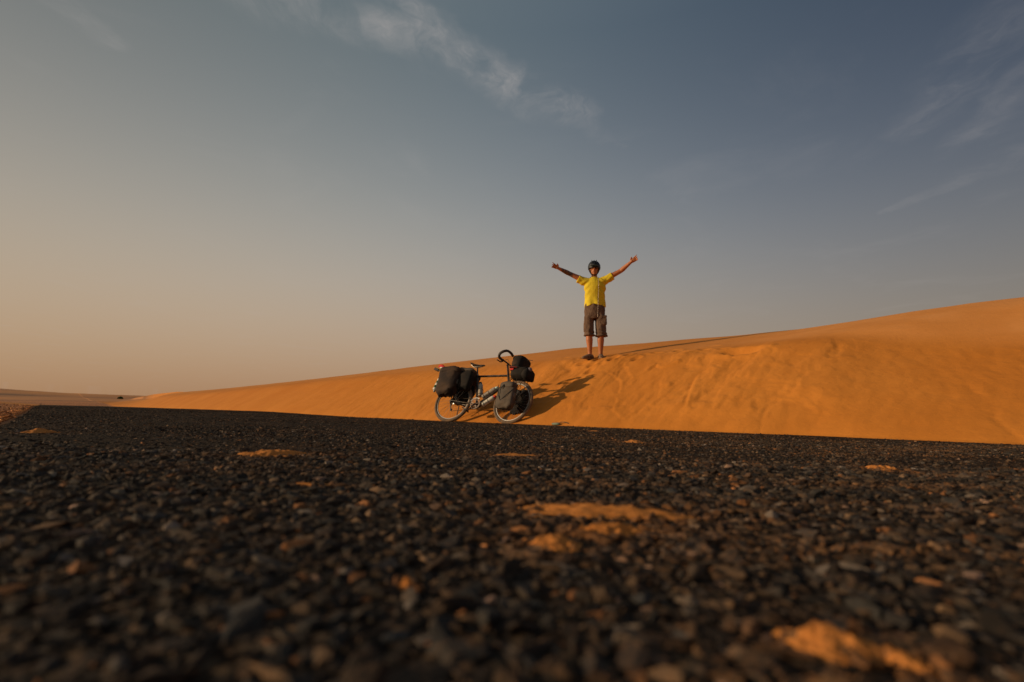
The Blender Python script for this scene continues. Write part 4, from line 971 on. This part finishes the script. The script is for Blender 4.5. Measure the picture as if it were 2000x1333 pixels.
# shorts
st = MB()
hloft(st, [((0.018, 0, 0.74), (0.150, 0.115)), ((0.018, 0, 0.80), (0.184, 0.130)), ((0.020, 0, 0.90), (0.188, 0.130)), ((0.018, 0, 1.00), (0.176, 0.118)), ((0.016, 0, 1.045), (0.170, 0.112))], 26)
for rows in ([((-0.080, 0, 0.80), (0.092, 0.112)), ((-0.088, 0, 0.66), (0.092, 0.110)), ((-0.090, -0.005, 0.54), (0.090, 0.105)), ((-0.082, -0.005, 0.455), (0.093, 0.106)), ((-0.080, -0.005, 0.435), (0.096, 0.108))],
             [((0.112, 0, 0.80), (0.094, 0.112)), ((0.120, 0, 0.66), (0.096, 0.110)), ((0.126, -0.005, 0.54), (0.096, 0.106)), ((0.134, -0.005, 0.445), (0.104, 0.110)), ((0.136, -0.005, 0.422), (0.108, 0.112))]):
    hloft(st, rows, 22)
def shorts_disp(co):
    x, y, z = co[:, 0], co[:, 1], co[:, 2]
    return (0.014 * vnoise(x * 12, z * 7 + y * 5, 311) + 0.009 * vnoise(x * 22 + z * 6, z * 16, 312) + 0.006 * np.sin(z * 90 + x * 12) * sst(0.56, 0.47, z)).astype(np.float32)
sho = remeshed(st, 'shorts', M_SHORTS, man, 0.008, 2, shorts_disp)
pk = MB().softbox((0.178, -0.075, 0.70), (0.11, 0.07, 0.17), 0.45, 16, lump=0.01, seed=3).build('cargo_pocket', M_SHORTS, sho)
MB().softbox((0.178, -0.092, 0.775), (0.115, 0.040, 0.045), 0.45, 14, seed=4).build('pocket_flap', M_SHORTS, sho)
MB().softbox((-0.142, -0.03, 0.70), (0.06, 0.10, 0.16), 0.45, 16, lump=0.01, seed=5).build('cargo_pocket', M_SHORTS, sho)
MB().tube([Vector((-0.080 + 0.098 * math.cos(a), -0.005 + 0.110 * math.sin(a), 0.442)) for a in [2 * math.pi * k / 24 for k in range(24)]], (0.008, 0.012), 6, close=True).build('turned_cuff', M_SHORTS, sho)
MB().tube([Vector((0.136 + 0.110 * math.cos(a), -0.005 + 0.114 * math.sin(a), 0.430)) for a in [2 * math.pi * k / 24 for k in range(24)]], (0.008, 0.012), 6, close=True).build('turned_cuff', M_SHORTS, sho)
# helmet: ribbed shell with vents, peak and chin strap
hp = HC + Vector((0, 0.010, 0.045)); hm = MB(); rings = []
for i in range(0, 13):
    ph = math.radians(-12 + 100 * i / 12); ring = []
    for k in range(40):
        a = 2 * math.pi * k / 40
        vent = 1 - 0.10 * max(0, math.cos(k * math.pi * 2 / 40 * 10)) * math.sin(max(0, min(1, (ph + 0.05) / 1.3)) * math.pi)
        rx, ry, rz_ = 0.116, 0.140, 0.122
        ring.append(hp + Vector((rx * math.cos(ph) * math.cos(a) * vent, ry * math.cos(ph) * math.sin(a) * vent, rz_ * math.sin(ph) * vent - (0.012 if i == 0 else 0))))
    rings.append(ring)
hm.ring_loft(rings); ho = hm.build('helmet', M_HELM, man, sharp=25)
for a in (-0.045, 0.0, 0.045):
    MB().tube([hp + Vector((a * (1 - 0.3 * abs(q)), -0.146 * math.cos(q2), 0.126 * math.sin(q2))) for q, q2 in [(k / 8 - 0.5, math.radians(18 + 140 * k / 8)) for k in range(9)]], (0.010, 0.006), 6, up=Vector((1, 0, 0))).build('shell_rib', M_HELM, ho)
pk2 = MB(); pk2.ring_loft([[hp + Vector((w_ * math.cos(a), -y_, z_ + 0.004 * math.sin(a) + dz * abs(math.cos(a)))) for a in [2 * math.pi * k / 16 for k in range(16)]] for w_, y_, z_, dz in ((0.086, 0.100, 0.012, -0.012), (0.090, 0.128, 0.006, -0.014), (0.084, 0.155, -0.004, -0.014), (0.070, 0.172, -0.010, -0.012))])
pk2.build('helmet_peak', M_PEAK, ho)
cs_ = MB()
for sd in (-1, 1):
    cs_.tube(spline([hp + Vector((sd * 0.100, -0.02, -0.01)), HC + Vector((sd * 0.086, -0.03, -0.04)), HC + Vector((sd * 0.050, -0.045, -0.105)), HC + Vector((0, -0.05, -0.128))], 5), (0.009, 0.003), 6, up=Vector((0, 1, 0)))
cs_.build('chin_strap', M_STRAP, ho)
hr = MB(); hr.ellip(HC + Vector((0, 0.035, 0.0)), (0.086, 0.088, 0.085)); hr.build('hair', M_HAIR, man)
gl = empty('sunglasses', None, None); gl.parent = man
for sd in (-1, 1): MB().ellip(HC + Vector((sd * 0.034, -0.092, 0.010)), (0.030, 0.014, 0.020), 14, 8).build('lens', M_LENS, gl)
gf = MB(); gf.tube(spline([HC + Vector((-0.082, 0.0, 0.014)), HC + Vector((-0.066, -0.082, 0.020)), HC + Vector((0, -0.108, 0.020)), HC + Vector((0.066, -0.082, 0.020)), HC + Vector((0.082, 0.0, 0.014))], 5), 0.004, 6); gf.build('glasses_frame', M_BLACK, gl)
# sandals
for c, ang in (((-0.068, 0.01, 0.0), -0.75), ((0.122, 0.01, 0.0), 0.10)):
    R3 = Matrix.Rotation(ang, 3, 'Z'); c = Vector(c); sh_ = empty('sandal', None, None); sh_.parent = man
    rings = []
    for z_, sc in ((0.0, 0.96), (0.004, 1.0), (0.020, 1.0), (0.024, 0.96)):
        rings.append([c + R3 @ Vector((0.048 * math.cos(a) * sc * (1 + 0.12 * (-math.sin(a))), -0.062 + 0.142 * math.sin(a) * sc, z_)) for a in [2 * math.pi * k / 20 for k in range(20)]])
    MB().ring_loft(rings).build('sole', M_SHOE, sh_)
    up_ = MB(); up_.tube([c + R3 @ Vector(q) for q in ((0, 0.078, 0.035), (0, 0.04, 0.055), (0, -0.02, 0.062), (0, -0.08, 0.050), (0, -0.14, 0.034), (0, -0.192, 0.024))], [(0.026, 0.030), (0.040, 0.046), (0.042, 0.042), (0.047, 0.034), (0.048, 0.024), (0.028, 0.014)], 14)
    up_.build('upper', M_SHOE, sh_)
    for yy in (-0.03, -0.10): MB().tube([c + R3 @ Vector((0.050 * math.cos(a), yy, 0.030 + (0.080 + yy * 0.25 - 0.022) * 0.85 * math.sin(a))) for a in [math.pi * k / 10 for k in range(11)]], (0.009, 0.003), 6, up=Vector((0, 1, 0))).build('strap', M_STRAP, sh_)
# white cord from the collar to the pocket
MB().tube(spline([(0.070, -0.075, 1.525), (0.082, -0.136, 1.46), (0.088, -0.152, 1.32), (0.082, -0.152, 1.10), (0.078, -0.158, 1.00), (0.074, -0.146, 0.90), (0.070, -0.138, 0.76)], 6), 0.0030, 6).build('earphone_cord', M_CORD, man)

# ------------------------------------------------------------------ small things on the ground
sx_, sy_ = 0.62, 6.72
t = empty('litter_scrap', 'crumpled grey-green scrap half buried where sand meets asphalt, right of the front wheel', 'litter', (sx_, sy_, gz(sx_, sy_) + 0.012)); t.rotation_euler = (0.1, 0, -0.6)
MB().softbox((0, 0, 0.008), (0.12, 0.05, 0.034), 0.6, 18, lump=0.02, seed=31).build('crumpled_sheet', simple('greyed_green_plastic', (0.16, 0.19, 0.13), 0.6), t)
MB().tube(spline([(0.03, 0, 0.01), (0.10, 0.01, 0.035), (0.18, 0.01, 0.028), (0.23, 0.0, -0.005)], 5), 0.006, 6).build('bent_wire', M_TWIG, t)
def clump(name, label, x, y, h, w, seed):
    g = random.Random(seed); z0 = gz(x, y); t = empty(name, label, 'shrub', (x, y, z0 - 0.1))
    m = MB(); tw = MB()
    for k in range(900):
        a = g.uniform(0, 6.283); r = math.sqrt(g.random()); zz = g.random()
        lob = 1 if a < 3.14 else 0.85
        px_ = math.cos(a) * r * w * 0.55 * (1 - 0.35 * zz ** 2) ; py_ = math.sin(a) * r * w * 0.35; pz = 0.10 + (h * lob) * zz * (1 - 0.30 * r * r)
        s_ = g.uniform(0.08, 0.16); d1 = Vector((g.gauss(0, 1), g.gauss(0, 1), g.gauss(0, 1))).normalized() * s_; d2 = d1.cross(Vector((g.gauss(0, 1), g.gauss(0, 1), g.gauss(0, 1)))).normalized() * s_ * 0.5
        b = len(m.v); c = Vector((px_, py_, pz)); m.v += [c - d1, c + d2, c + d1, c - d2]; m.f.append((b, b + 1, b + 2, b + 3))
    for k in range(10):
        a = g.uniform(0, 6.283); tw.tube([(0.1 * math.cos(a), 0.1 * math.sin(a), 0), (math.cos(a) * w * 0.4, math.sin(a) * w * 0.25, h * 0.7)], [0.04, 0.015], 5)
    m.build('foliage', M_LEAF, t, smooth=False); tw.build('stems', M_TWIG, t)
clump('desert_shrub', 'single dark green shrub far off on the stony plain beyond the road', -72.8, 91.0, 0.42, 0.85, 4)
